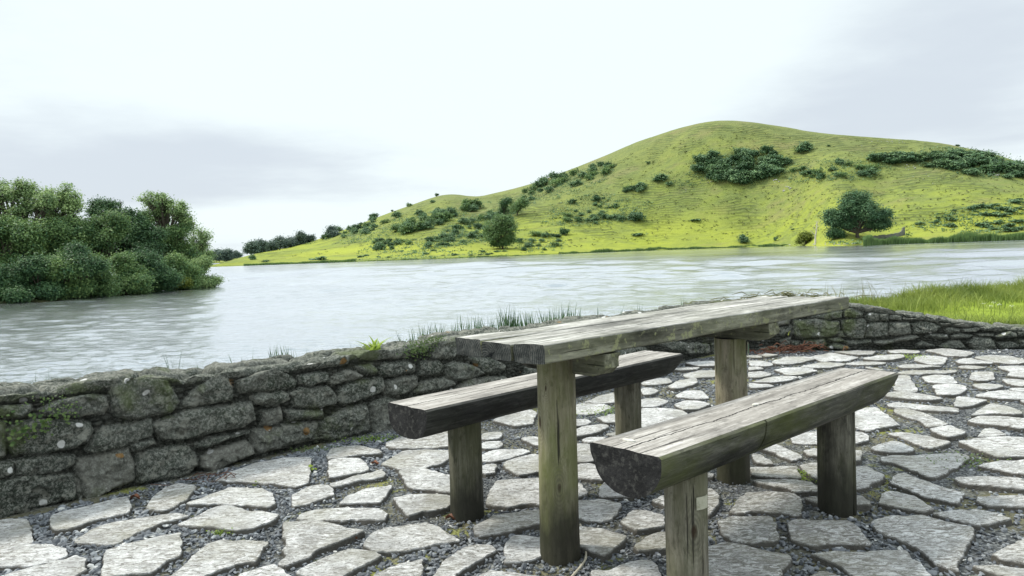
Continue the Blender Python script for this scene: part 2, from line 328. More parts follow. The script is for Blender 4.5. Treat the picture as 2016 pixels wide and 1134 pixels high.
# grass of the hill
m = Mat('hill pasture', 0.9, 0.1); t = m.attr('shelf')
c = m.mix(m.ramp(m.noise(0.018, 5, 0.6), [(0.38, 0.0), (0.62, 1.0)]), (0.150, 0.190, 0.045), (0.235, 0.275, 0.040))
c = m.mix(m.ramp(m.attr('high'), [(0.0, 0.0), (1.0, 0.85)]), c, (0.150, 0.170, 0.068))
c = m.mix(m.math('MULTIPLY', m.ramp(m.noise(0.25, 6, 0.7, m.co((0.5, 1, 1))), [(0.42, 0.0), (0.62, 1.0)]), 0.6), c, (0.095, 0.125, 0.050))
c = m.mix(m.math('MULTIPLY', m.ramp(m.noise(0.07, 6, 0.75, m.co((0.6, 1.3, 1), loc=(9, 2, 1))), [(0.52, 0.0), (0.66, 1.0)]), 0.55), c, (0.185, 0.165, 0.085))
c = m.mix(m.math('MULTIPLY', m.ramp(m.noise(1.3, 4, 0.7), [(0.5, 0.0), (0.65, 1.0)]), 0.35), c, (0.28, 0.31, 0.10))
c = m.mix(m.math('MULTIPLY', m.ramp(t, [(0.45, 0.0), (0.9, 1.0)]), 0.55), c, (0.065, 0.085, 0.035))
lowf = m.math('MULTIPLY', m.ramp(m.attr('high'), [(0.0, 1.0), (0.25, 0.0)]), m.ramp(m.noise(0.022, 4, 0.6, m.co((0.5, 1, 1), loc=(4, 4, 0))), [(0.42, 0.0), (0.58, 0.65)]))
c = m.mix(lowf, c, (0.305, 0.335, 0.048))
m.color(c); m.bump(m.noise(0.9, 5, 0.7), 0.5, 0.8); M_hill = m.m
m = Mat('lakeside lawn', 0.9, 0.1); m.color(m.mix(m.noise(2, 5), (0.15, 0.22, 0.02), (0.30, 0.37, 0.05))); m.bump(m.noise(30, 5), 0.03); M_lawn = m.m
m = Mat('dark bank soil', 0.95, 0.1); m.color(m.mix(m.noise(1.5, 5), (0.03, 0.04, 0.015), (0.08, 0.085, 0.04))); m.bump(m.noise(6, 5), 0.1); M_soil = m.m
# water
m = Mat('lake water', 0.14, 0.5); m.b.inputs['Base Color'].default_value = (0.055, 0.085, 0.105, 1); m.b.inputs['IOR'].default_value = 1.33
m.bump(m.noise(5.0, 4, 0.7, m.co((0.5, 1.2, 1))), 0.04, 0.5)
gl = m.N.new('ShaderNodeBsdfGlossy'); gl.inputs['Color'].default_value = (0.97, 0.98, 1.0, 1); m.L.new(m.ramp(m.noise(0.05, 5, 0.65, m.co((0.35, 1, 1))), [(0.35, 0.13), (0.65, 0.19)]), gl.inputs['Roughness']); m.L.new(m.h, gl.inputs['Normal'])
lw = m.N.new('ShaderNodeLayerWeight'); lw.inputs['Blend'].default_value = 0.5; m.L.new(m.h, lw.inputs['Normal'])
fr = m.ramp(lw.outputs['Facing'], [(0.0, 0.03), (0.55, 0.14), (0.74, 0.58), (0.86, 0.93), (1.0, 0.99)])
ms = m.N.new('ShaderNodeMixShader'); m.L.new(fr, ms.inputs[0]); m.L.new(m.b.outputs[0], ms.inputs[1]); m.L.new(gl.outputs[0], ms.inputs[2]); m.L.new(ms.outputs[0], m.N['Material Output'].inputs[0]); M_water = m.m

# ------------------------------------------------------------------ setting: patio ground, lake, hill
WA = onz(0, 1022)[:2]; WB = onz(1350, 712)[:2]                       # foot of the lake wall
WD = (WB - WA) / np.linalg.norm(WB - WA); WN = np.array([WD[1], -WD[0]])   # WN points to the patio
RB = onz(1700, 690)[:2]; RC = onz(2016, 688)[:2]; RD = (RC - RB) / np.linalg.norm(RC - RB)
den = WD[0] * RD[1] - WD[1] * RD[0]; s_ = ((RB - WA)[0] * RD[1] - (RB - WA)[1] * RD[0]) / den
WC = WA + WD * s_                                                    # corner of the two walls
RN = np.array([RD[1], -RD[0]])
if RN[1] > 0: RN = -RN
WS = WA - WD * 6.0; RE = WC + RD * 4.6                               # ends of the walls
v = np.array([[*(WS - WN * .2), 0], [*(WC - WN * .2 - RN * .2), 0], [*(RE - RN * .2), 0], [9, 3, 0], [9, -5, 0], [-7, -5, 0]])
gme = mesh('ground', v, [np.array([[5, 4, 3, 2, 1, 0]])], [M_grit]); o = link('ground', gme); tag(o, kind='structure')

# lake surface: one sheet, with real wavelets where the camera is near enough to see them
rr_ = [3.0, 6.0, 9.0]
while rr_[-1] < 520: rr_.append(rr_[-1] + max(0.06, rr_[-1] ** 2 / (740 * 2.535) / 4.0))
rr_ = np.array(rr_ + [700, 1200, 3500]); aa = np.concatenate([np.linspace(R(-62), R(-38), 60)[:-1], np.linspace(R(-38), R(38), 1000), np.linspace(R(38), R(62), 60)[1:]]); Rg, Ag = np.meshgrid(rr_, aa, indexing='ij')
Xw, Yw = (Rg * np.sin(Ag)).ravel(), (Rg * np.cos(Ag)).ravel(); rw = Rg.ravel(); zw = np.zeros(len(rw)); step_ = np.maximum(0.10, rw ** 2 / (740 * 2.535) / 3.2)
fp = np.maximum(rw ** 2 / (740 * 2.535), .16)
for k, lam in enumerate((0.17, 0.3, 0.5, 0.85, 1.45, 2.5, 4.2, 7.2)):
    wgt = np.exp(-(np.log(lam / (1.05 * fp)) / 0.5) ** 2); msk = (wgt > .03) & (rw < 600)
    Pw = np.c_[Xw[msk] / (lam * 1.7) + 0.2 * Yw[msk] / lam, Yw[msk] / lam, np.full(msk.sum(), k * 5.1)]
    v_ = vnoise(Pw, 50 + k) + .5 * vnoise(Pw * 2.1, 80 + k); zw[msk] += v_ * 0.085 * lam * wgt[msk]
gust = np.clip(0.9 + 0.6 * fbm(np.c_[Xw / 40, Yw / 14], 3, 61), .5, 1.3); zw = zw * gust
o = link('water', mesh('water', np.c_[Xw, Yw, WATER + zw - .08], [grid_faces(len(rr_), len(aa))], [M_water])); tag(o, kind='structure')

SH = [(-400, 540), (415, 525), (560, 520), (700, 515), (900, 508), (1100, 500), (1300, 492), (1480, 486), (1560, 484), (1650, 484), (1740, 480), (1880, 476), (2016, 472), (2500, 452)]
def az_of(P): return math.atan2(P[0], P[1])
sp = [onz(a, b, WATER) for a, b in SH]; shore_az = np.array([az_of(p) for p in sp]); shore_r = np.array([math.hypot(p[0], p[1]) for p in sp])
shore_r[0] = 420
RG = [(-400, 539, 420), (415, 523, 300), (445, 516, 330), (480, 505, 360), (540, 492, 400), (600, 480, 420), (640, 467, 440), (700, 444, 455), (780, 414, 465), (860, 386, 470),
      (880, 382, 470), (910, 383, 470), (935, 389, 470), (965, 382, 470), (1000, 374, 465), (1060, 358, 455), (1150, 323, 440), (1250, 281, 425), (1340, 251, 415), (1390, 240, 412), (1425, 237, 410), (1470, 239, 410),
      (1530, 248, 412), (1600, 261, 415), (1700, 269, 415), (1780, 275, 410), (1850, 281, 405), (1950, 301, 400), (2016, 322, 395), (2200, 380, 380), (2500, 440, 360)]
rg_az, rg_r, rg_z = [], [], []
for px, py, Rr in RG:
    d = ray(px, py); h = math.hypot(d[0], d[1]); rg_az.append(az_of(d)); rg_r.append(Rr); rg_z.append(CAMH + d[2] / h * Rr)
rg_az = np.array(rg_az); rg_r = np.array(rg_r, float); rg_z = np.array(rg_z)
def smooth_interp(x, xs, ys):
    k = np.array([-0.012, -0.006, 0, 0.006, 0.012]); return np.mean([np.interp(x + a, xs, ys) for a in k], axis=0)
def hill_z(x, y, detail=True):
    x = np.asarray(x, float); y = np.asarray(y, float); az = np.arctan2(x, y); r = np.hypot(x, y)
    rs = smooth_interp(az, shore_az, shore_r); rr = smooth_interp(az, rg_az, rg_r); zr = smooth_interp(az, rg_az, rg_z)
    t = (r - rs) / (rr - rs); tt = np.clip(t, 0, 1)
    big = np.clip((zr - 8) / 50, 0, 1)
    sm = tt * tt * (3 - 2 * tt)
    prof = (0.42 * tt + 0.58 * sm) * big + (1 - big) * (0.8 * tt + 0.2 * sm)
    z0 = WATER + 0.25
    z = z0 + (zr - z0) * prof
    z = np.where(t > 1, zr - (t - 1) ** 2 * 12 - (t - 1) * 14, z)
    P = np.c_[x.ravel(), y.ravel()]
    n = fbm(P / 38, 4, 3).reshape(x.shape); fade = np.clip(tt * 5, 0, 1) * np.clip((1.02 - tt) * 6, 0, 1)
    z = z + n * 1.7 * fade * (0.3 + big)
    if detail:
        ph = z / 1.25 + fbm(P / 48, 6, 9, .66).reshape(x.shape) * 1.5
        sh = 0.5 + 0.5 * np.sin(ph * 6.283)
        amp = 0.30 * fade * np.clip(0.55 + 2.0 * fbm(P / 17, 5, 21).reshape(x.shape), 0.02, 1.4)
        z = z + amp * (sh - 0.5) + 0.22 * fbm(P / 3.0, 3, 5).reshape(x.shape) * fade
        z = np.where(t < 0, WATER - 1.2 * np.clip(-t * 12, 0, 1), z)
        return z, np.clip(sh * fade * amp / .25, 0, 1), t, zr
    return np.where(t < 0, WATER - 1.2, z)
naz, nr = 820, 460
AZ = np.linspace(R(-38), R(50), naz); TT = np.concatenate([np.linspace(-0.06, 1.03, nr - 25), np.linspace(1.05, 2.2, 25)])
rs = smooth_interp(AZ, shore_az, shore_r); rr = smooth_interp(AZ, rg_az, rg_r)
RRg = rs[:, None] + (rr - rs)[:, None] * TT[None]
X = np.sin(AZ)[:, None] * RRg; Y = np.cos(AZ)[:, None] * RRg
Z, shelf, tq, zq = hill_z(X, Y)
Z = np.where(tq < 0, WATER - 1.2 * np.clip(-tq * 30, 0, 1), Z)
high = np.clip(tq * 1.5 - 0.35 + 0.3 * fbm(np.c_[X.ravel(), Y.ravel()] / 45, 3, 2).reshape(X.shape), 0, 1) * np.clip((zq - 12) / 25, 0, 1)
o = link('hill', mesh('hill', np.stack([X, Y, Z], -1).reshape(-1, 3), [grid_faces(naz, nr)], [M_hill], attrs={'shelf': shelf.ravel(), 'high': high.ravel()}))
tag(o, kind='structure')
def hit_hill(px, py):
    d = ray(px, py); h = math.hypot(d[0], d[1]); s = np.linspace(180, 640, 1400) / h
    P = EYE + d[None] * s[:, None]; z = hill_z(P[:, 0], P[:, 1], False); k = np.nonzero(z >= P[:, 2])[0]
    if not len(k): # on the skyline: closest approach
        i = int(np.argmax(z - P[:, 2])); return np.array([P[i, 0], P[i, 1], z[i]])
    return np.array([P[k[0], 0], P[k[0], 1], z[k[0]]])
# plain land behind the hill and beyond the lake, far low hills
v = np.array([[-1500, 520, -1.2], [1500, 430, -1.2], [1500, 2600, 3], [-1500, 2600, 3]])
o = link('far_land', mesh('far land', v, [np.array([[0, 1, 2, 3]])], [M_hill], attrs={'shelf': np.zeros(4), 'high': np.zeros(4)})); tag(o, kind='structure')

# ------------------------------------------------------------------ paving
# outlines measured in the photograph, tile by tile (tile origin, then corner points at 3.992 times photo scale)
SL = {
'A':(0,850,'''0,700 60,690 215,690 235,790 255,880 120,905 0,915 -150,900 -150,710
400,660 560,620 760,560 900,520 1010,510 1020,560 1015,630 900,655 740,690 640,735 540,765 440,775 400,720
1150,600 1200,520 1290,430 1400,400 1540,425 1480,510 1340,600 1240,615
580,830 700,770 860,710 1100,670 1380,640 1490,660 1430,680 1270,710 1060,790 900,870 830,870 640,855
800,1130 830,930 1000,880 1200,830 1410,780 1420,950 1300,1010 1200,1090 1000,1115
0,930 200,890 400,880 500,920 520,960 400,1010 260,1050 0,1050 -200,1040 -200,950
0,1140 130,1100 360,1040 600,960 650,1000 690,1070 560,1134 400,1190 0,1220'''),
'B':(404,850,'''-213,725 -60,660 60,600 170,585 300,620 470,625 580,650 510,710 400,745 270,775 150,760 0,740
-150,575 -20,530 90,490 200,450 440,455 520,490 545,550 500,585 380,575 100,565
70,380 200,320 400,250 600,215 830,205 820,300 800,400 700,425 540,400 300,390
960,190 980,140 1100,120 1250,115 1360,150 1380,175 1230,180 1130,195 980,210
970,360 975,230 1050,215 1210,210 1260,250 1280,300 1170,325 1060,345 1020,350
990,400 1180,350 1390,290 1410,350 1250,375 1100,410 1010,430
680,490 800,440 900,420 980,420 1005,490 900,520 830,550 700,575 690,540
1060,550 1130,490 1250,440 1460,410 1420,490 1370,545 1250,540 1150,550
720,670 760,630 900,600 1100,590 1380,600 1425,630 1420,690 1200,680 1000,685
620,715 900,715 1050,750 1240,785 1130,840 1000,880 870,925 820,980 750,1000 640,1050 570,1030 640,960 630,920 650,870 620,830
-270,1134 -200,1080 -80,960 20,870 120,845 300,850 490,855 450,920 380,1010 270,1020 150,1060 60,1110 -30,1150 -270,1200
280,1110 400,1070 540,1040 640,1110 700,1200 400,1240 250,1180
720,1100 820,1040 960,980 1150,930 1330,950 1380,970 1260,1030 1160,1090 1080,1134 900,1180
1240,885 1300,810 1420,750 1600,720 1740,715 1850,760 2000,840 1900,860 1760,880 1580,910 1350,940
1380,250 1480,190 1560,140 1700,135 1930,150 1925,200 1850,250 1720,280 1550,290 1450,260
1415,90 1540,40 1720,10 1930,-10 1990,50 1960,110 1740,120 1600,128 1450,125
1530,310 1720,290 1830,320 1930,355 2000,400 1960,480 1870,470 1750,440 1640,440 1580,400
1480,530 1620,500 1800,500 1935,510 1930,570 1850,610 1720,630 1600,660 1540,590
1320,1134 1500,1040 1700,995 1715,1020 1690,1100 1640,1180 1400,1200'''),
'C':(808,850,'''175,1134 290,1000 400,920 520,885 640,890 670,925 600,970 480,1030 380,1100 330,1190 200,1200
500,745 660,670 860,630 1000,620 1030,640 1020,715 880,745 720,785 560,810 520,790
590,570 620,480 680,380 850,365 1000,355 1330,390 1390,465 1300,510 1180,560 1060,580 960,560 880,560 800,590 710,585
740,890 800,815 900,805 1030,825 1040,950 980,985 860,1005 750,1010
530,1134 640,1085 800,1110 990,1134 1000,1200 520,1200
1320,545 1500,535 1655,560 1620,620 1560,675 1440,690 1330,670 1290,600
1330,740 1500,770 1690,820 1620,900 1520,970 1450,940 1400,920 1320,890
1655,690 1770,600 1900,620 1985,650 1990,730 1870,750 1780,770 1700,730
1765,890 1850,830 1970,790 2020,800 2020,910 1900,915 1800,920
1440,1080 1600,1070 1700,1020 1860,985 1910,1010 1960,1134 1900,1200 1450,1200
1480,480 1530,400 1650,380 1850,400 1900,450 1830,490 1700,500 1500,500
1290,340 1300,250 1420,245 1560,290 1560,370 1440,365
1290,230 1285,100 1400,95 1500,110 1520,200 1400,235
1350,55 1450,35 1560,45 1480,75 1400,80
720,250 850,205 980,175 1060,200 1080,300 980,310 850,335 770,290
590,150 740,125 880,125 945,150 850,180 720,215 590,220 540,190
590,255 670,255 665,320 590,330 520,300
590,80 690,75 730,95 680,130 590,135 530,110
590,10 700,0 720,20 690,50 590,60 520,40
870,50 970,40 1060,60 1050,110 960,95'''),
'H':(704,730,'''1060,390 1200,330 1370,300 1410,330 1370,410 1240,430
1680,380 1800,375 1840,395 1780,425 1690,435
1680,470 1800,430 1930,415 1975,440 1900,480 1760,515 1690,520
1765,540 1840,515 1950,520 1900,560 1820,560
1880,370 1990,345 2100,340 2100,400 1960,405
1950,490 2060,470 2080,500 1990,505'''),
'G':(1108,670,'''60,520 150,490 330,490 380,515 300,555 180,570 80,560
170,480 290,430 400,410 420,480 320,485
620,530 800,530 940,545 1000,600 800,680 620,680 500,640 560,560
620,460 740,445 830,470 760,505 630,515 560,490
615,380 700,375 760,395 700,425 620,425
820,370 900,320 1040,290 1060,330 960,370 880,385
870,435 960,395 1090,390 1160,450 1040,455
870,510 950,475 1060,475 1160,500 1060,540 950,545
940,270 1060,235 1200,230 1205,280 1080,290 980,290
960,180 1100,160 1200,165 1200,205 1060,205
610,330 740,290 830,290 860,320 760,340 650,350
1460,160 1560,160 1660,180 1620,200 1470,195
1460,210 1540,207 1580,225 1460,235
1460,245 1580,240 1650,265 1560,285 1460,290
1480,320 1640,285 1800,280 1860,290 1760,320 1640,330
1460,335 1600,340 1670,355 1560,370 1470,370
1530,105 1600,100 1700,110 1600,130
1660,225 1800,215 1980,220 1900,260 1780,270
1530,830 1640,800 1720,830 1890,910 1800,930 1640,870
1480,880 1560,900 1660,965 1500,945
1490,1000 1830,995 1870,1070 1700,1070 1490,1045'''),
'F':(1512,670,'''30,160 140,130 330,130 380,150 230,175 60,185
330,125 500,95 720,130 620,155 420,160
510,90 700,75 850,80 820,105 720,115
240,205 440,170 620,185 560,205 400,215 280,215
600,178 700,162 940,170 900,185 720,190
740,145 860,120 1040,110 1085,130 960,158 800,155
60,225 200,218 400,235 280,265 160,275
0,300 120,280 250,290 130,320 20,330
950,80 1060,70 1190,80 1180,100 960,100
1230,75 1400,65 1620,95 1560,125 1420,120
1150,125 1280,112 1410,125 1390,180 1290,185 1160,160
1020,195 1150,185 1380,205 1200,215 1050,215
1010,245 1150,228 1480,230 1470,250 1200,260 1050,260
1480,165 1560,140 1700,165 1790,180 1650,185 1500,185
1480,203 1560,193 1730,205 1620,222 1520,215
1620,125 1740,105 1900,110 2012,150 2100,160 1980,180 1800,175 1700,150
1800,195 2012,190 2100,200 2100,290 2000,295 1870,280 1920,240 1820,215
1590,260 1650,245 1770,255 1780,300 1680,315 1590,305
1210,280 1300,265 1440,270 1490,325 1420,335 1250,320
1290,345 1420,340 1550,350 1560,380 1510,420 1400,430 1330,425
1005,290 1020,272 1110,275 1180,395 1060,400 990,385
950,410 1100,410 1250,430 1390,465 1200,470 930,445
930,490 1010,480 1200,500 1500,530 1490,555 1300,545 1100,520 960,515
990,535 1090,530 1200,560 1320,605 1425,650 1350,670 1250,670 1190,620 1080,595 1010,565
1270,690 1430,665 1550,720 1540,740 1400,765 1290,715
1450,515 1490,435 1620,455 1740,465 1620,500 1540,518
1600,345 1720,325 1860,350 1790,375 1680,380
1610,430 1810,390 2012,405 2100,430 2012,460 1780,455
1830,300 1900,300 2012,310 2100,330 2012,355 1900,345
1880,375 1960,362 2060,372 2060,400 1980,395
1590,580 1650,550 1760,490 1900,520 2005,570 1940,580 1780,570
1570,635 1650,600 1850,600 2012,620 2120,650 2100,690 2012,690 1840,670 1680,655
1640,750 1700,690 1790,690 1865,740 1750,755
1510,800 1640,775 1840,760 2012,765 2150,780 2150,890 2012,900 1850,905 1840,920 1700,880 1570,830
940,725 1040,710 1240,740 1440,800 1340,825 1270,840 1130,785 1020,745
810,845 900,810 1000,795 1160,855 1080,870 960,875 880,865
670,560 760,535 850,530 1035,660 900,680 780,700 670,680 560,650
180,740 300,715 440,710 560,740 620,715 740,720 800,770 700,800 560,790 400,795 200,790
890,910 1100,900 1300,890 1530,880 1580,910 1500,960 1400,1030 1310,1070 1250,1060 1100,990 980,945 900,950
640,860 745,865 730,940 650,950
290,850 380,840 440,870 400,900 310,895'''),
'E':(1512,850,'''245,260 370,240 500,260 560,330 500,380 380,370 280,300
640,290 780,275 905,350 890,375 810,400 790,430 700,445 600,420
-120,380 0,370 180,370 320,390 385,430 390,460 200,465 160,430 0,410
305,520 380,505 440,540 410,570
650,500 740,500 800,575 700,580 600,570
880,490 1010,470 1140,500 1300,605 1200,620 1060,590 870,555 900,520
960,400 1010,350 1080,325 1180,370 1350,420 1530,470 1480,550 1330,520 1200,490 1060,430
1290,635 1450,615 1640,610 1780,635 1915,680 1800,700 1650,725 1500,695 1400,665
890,680 1000,655 1200,650 1400,710 1600,755 1610,820 1540,870 1530,960 1470,1030 1490,1080 1350,1040 1280,1000 1180,900 1080,850 960,810 850,750 830,700
160,700 220,680 450,690 620,700 720,770 800,880 650,870 430,870 360,890 190,840 175,770
330,960 600,950 1070,940 1160,1020 1290,1134 1300,1250 900,1250 700,1134 560,1040 460,1000
300,1134 430,1095 580,1134 600,1200 250,1200
1750,960 1880,890 2012,840 2150,830 2150,1020 2012,1030 1850,1000
1610,1045 1800,1055 2012,1070 2100,1134 1900,1134 1750,1090
1640,260 1840,235 2012,220 2150,215 2150,320 2012,330 1880,300
1480,350 1700,355 1960,360 2050,390 2100,440 1960,445 1760,425 1520,400
1650,500 1850,495 2012,500 2150,500 2150,580 1980,580 1740,570 1670,540'''),
'D':(1212,850,'''905,620 960,530 1030,465 1200,460 1380,480 1455,510 1455,630 1390,640 1290,620 1080,610 1000,630
820,700 900,675 1060,660 1220,665 1250,740 1285,830 1180,855 1040,865 930,850 840,790
740,905 850,885 960,890 1100,930 1200,945 1330,960 1365,985 1340,1040 1290,1080 1290,1134 1280,1250 700,1250 600,1100 620,950
690,460 760,450 810,500 800,560 740,640 660,600
290,535 370,500 450,520 430,580 360,570
730,320 780,330 760,350 700,345''')}
W1 = {'P':(0,640,2.295,'''60,300 150,270 240,265 290,290 240,320 110,340 65,325
0,310 45,320 50,340 0,345 -60,340 -60,305
0,365 150,355 155,390 120,420 60,425 0,425 -80,420 -80,370
200,380 290,330 400,305 490,320 500,370 480,400 370,410 240,410 200,400
510,250 620,235 760,250 790,300 820,350 780,400 640,425 540,420 520,380 515,300
290,250 360,230 420,230 430,280 380,300 300,300
45,470 130,440 300,430 420,440 430,480 390,530 330,560 200,590 60,590 40,530
-80,440 35,450 30,590 0,605 -80,600
430,500 480,460 600,450 690,430 700,470 690,510 600,535 520,560 430,575 390,560
710,450 800,410 900,380 1050,365 1150,350 1160,440 1100,465 960,490 820,525 740,520 715,490
840,345 900,270 960,220 1040,220 1060,300 1050,340 900,370 830,375
1085,240 1150,200 1260,185 1320,200 1355,250 1340,280 1200,300 1110,310 1085,280
1150,330 1200,310 1310,298 1320,340 1260,362 1170,362
1190,390 1275,372 1290,430 1220,460 1195,450
360,610 480,580 590,550 610,620 620,700 540,740 450,770 390,780 370,700 350,640
0,715 120,690 330,670 345,720 340,790 200,820 60,865 0,890 -80,900 -80,720
80,620 200,600 345,590 345,630 280,660 130,690 75,690
-80,630 70,625 65,680 0,700 -80,705
352,680 370,720 382,790 352,790 347,740
600,530 700,515 715,545 640,570 610,570
625,580 720,560 850,550 890,580 910,640 860,680 760,705 630,725 622,650
920,600 1000,560 1120,525 1150,550 1150,590 1060,625 960,660 920,650
890,540 960,510 1140,478 1140,498 1040,520 960,555 900,560'''),
'Q':(500,600,2.123,'''160,360 230,340 320,345 350,390 345,420 250,433 180,430
200,290 260,280 315,285 318,322 240,335 205,330
325,300 400,280 470,300 430,325 340,338 325,330
430,265 500,255 525,280 510,300 460,290
530,270 560,245 650,235 683,250 678,285 600,300 540,305
352,408 370,352 460,322 545,307 553,340 550,368 470,395 380,423
560,325 620,308 688,297 688,340 660,368 600,383 560,378
692,298 702,245 780,232 803,250 798,288 740,300
680,370 712,322 800,302 843,312 848,338 780,355 720,370
812,250 850,237 940,257 968,285 930,310 850,320 817,300
7,530 130,502 283,487 278,570 140,600 20,635 7,600
137,442 290,440 300,475 160,488
292,490 380,442 478,417 493,470 488,540 380,570 303,575 287,530
500,420 570,387 620,402 640,540 560,547 502,550
645,400 760,372 860,352 900,500 700,540 652,540
310,210 400,190 408,240 350,253 262,253
200,218 300,195 298,240 222,258
450,190 560,170 700,160 738,190 640,228 460,223
747,213 762,152 840,122 900,130 870,180 840,223 762,228
905,220 1000,222 1060,252 1050,290 960,285 940,250
862,340 900,312 1000,302 1060,302 1058,340 900,388 862,380''')}
W2 = {'R':(1600,500,4.846,'''305,530 350,510 440,520 490,560 480,605 400,610 310,605
280,640 400,620 510,625 515,720 490,800 420,810 330,790 290,720
515,600 560,552 635,560 638,640 560,650
643,560 730,560 735,640 650,640
740,577 850,587 848,630 745,625
865,592 1070,597 1065,630 870,630
530,690 560,662 720,660 728,780 600,790 520,785
740,662 830,645 925,650 945,760 840,775 745,770
940,662 1020,640 1110,645 1240,700 1180,745 1060,760 980,760
600,830 780,815 785,850 680,865 600,860
790,810 880,785 1000,775 1020,800 900,830 790,845
312,830 560,820 582,860 440,870 350,865
150,890 220,857 340,872 368,910 150,915
0,830 80,802 128,840 128,890 0,895
132,818 260,800 308,828 220,850
247,740 288,740 308,790 252,790
1280,720 1350,702 1410,712 1418,748 1310,760
1422,710 1560,692 1620,710 1560,748 1440,745
1092,790 1150,767 1300,772 1308,810 1200,815
1342,780 1420,757 1538,780 1480,805 1360,810
1350,660 1430,642 1510,660 1480,690 1380,690
1200,652 1330,652 1340,680 1240,690
1080,602 1200,622 1205,648 1100,640
1212,890 1320,832 1400,827 1455,890 1478,910 1280,905
1482,850 1550,802 1700,802 1738,840 1756,900 1680,940 1560,930
1770,850 1900,842 1978,870 1960,908 1800,920
1742,780 1880,732 1950,752 1958,798 1800,813
1562,770 1738,747 1738,788 1620,790
1002,860 1060,837 1168,870 1168,890 1010,890
1962,740 2080,732 2080,790 1970,790
1982,830 2100,822 2100,900 1990,905
330,465 560,510 568,533 440,518 340,490
572,510 720,540 730,558 620,550
740,545 860,565 860,580 745,570
1562,680 1700,692 1738,720 1640,738
1722,692 1900,722 1860,730 1760,738'''),
'S':(1300,540,4.032,'''1060,370 1250,360 1420,375 1425,470 1340,500 1100,515 1060,480
945,430 1043,412 1048,480 955,500
920,360 1030,360 1020,400 930,412
1200,340 1380,292 1450,292 1440,350 1260,355
230,580 260,547 400,547 405,620 300,640 235,630
0,560 130,530 235,545 225,620 100,600
950,530 1040,502 1028,560 960,590
1042,530 1108,532 1098,570 1047,575
1112,560 1160,522 1300,512 1318,560 1280,583 1132,583
800,582 930,572 930,608 800,613''')}

def parse(tab, default_scale=3.992):
    out = []
    for k, tt_ in tab.items():
        x0, y0, sc_, txt = (tt_[0], tt_[1], default_scale, tt_[2]) if len(tt_) == 3 else tt_
        for l in txt.strip().split('\n'):
            out.append((k, [(x0 + float(a.split(',')[0]) / sc_, y0 + float(a.split(',')[1]) / sc_) for a in l.split()]))
    return out
SLABZ = 0.022
polys = [np.array([onz(*p, SLABZ)[:2] for p in pl]) for _, pl in parse(SL)]
# raster of what is already paved (1 cm cells)
RX0, RY0, RW, RHh = -7.0, -5.0, 1600, 1320
def cells(poly):
    lo = np.floor((poly.min(0) - [RX0, RY0]) / 0.01).astype(int); hi = np.ceil((poly.max(0) - [RX0, RY0]) / 0.01).astype(int)
    lo = np.clip(lo, 0, [RW - 1, RHh - 1]); hi = np.clip(hi, 0, [RW - 1, RHh - 1])
    ii, jj = np.meshgrid(np.arange(lo[0], hi[0] + 1), np.arange(lo[1], hi[1] + 1), indexing='ij')
    P = np.stack([ii.ravel() * 0.01 + RX0, jj.ravel() * 0.01 + RY0], 1); k = inpoly(P, poly)
    return ii.ravel()[k], jj.ravel()[k]
occ = np.zeros((RW, RHh), bool)
for p in polys:
    i, j = cells(p); occ[i, j] = True
def on_patio(P):
    return ((P - WA) @ WN > 0.06) & ((P - WC) @ RN > 0.05) & (P[:, 0] < 8.8) & (P[:, 1] > -4.8) & (P[:, 0] > -6.8)
# further slabs outside the part of the patio that the photograph shows
HID = [np.array(h_, float) for h_ in ([(1162, 869), (1655, 722), (1765, 735), (1765, 780), (1680, 815), (1690, 1020), (1610, 1020), (1600, 850), (1400, 930), (1400, 1134), (1305, 1134), (1300, 950), (1240, 972), (1180, 920)],
    [(766, 792), (1000, 740), (1345, 697), (1340, 735), (1265, 760), (1265, 850), (1210, 850), (1205, 775), (1125, 785), (1145, 1110), (1065, 1110), (1045, 800), (958, 820), (958, 1030), (888, 1030), (888, 840), (800, 858)], [(1408, 660), (1475, 660), (1482, 955), (1418, 955)])]
gx, gy = np.meshgrid(np.arange(-6.6, 8.6, 0.36), np.arange(-4.6, 7.0, 0.27), indexing='ij')
for cx, cy in np.c_[gx.ravel(), gy.ravel()] + rng.uniform(-0.04, 0.04, (gx.size, 2)):
    if cy > 0.4:
        u_, v_ = topx((cx, cy, 0)); sz = 200 / cy
        if -sz * .55 < u_ < 2016 + sz * .4 and v_ < 1134 + 40 and not any(inpoly(np.array([[u_, v_]]), h_)[0] for h_ in HID): continue
    n_ = rng.integers(5, 8); an = np.sort(rng.uniform(0, 6.283, n_) * 0.35 + np.arange(n_) * 6.283 / n_)
    r_ = rng.uniform(0.75, 1.1, n_); p = np.c_[cx + np.cos(an) * 0.165 * r_, cy + np.sin(an) * 0.115 * r_]
    if not on_patio(p).all(): continue
    i, j = cells(p)
    if occ[i, j].any(): continue
    occ[i, j] = True; polys.append(p)

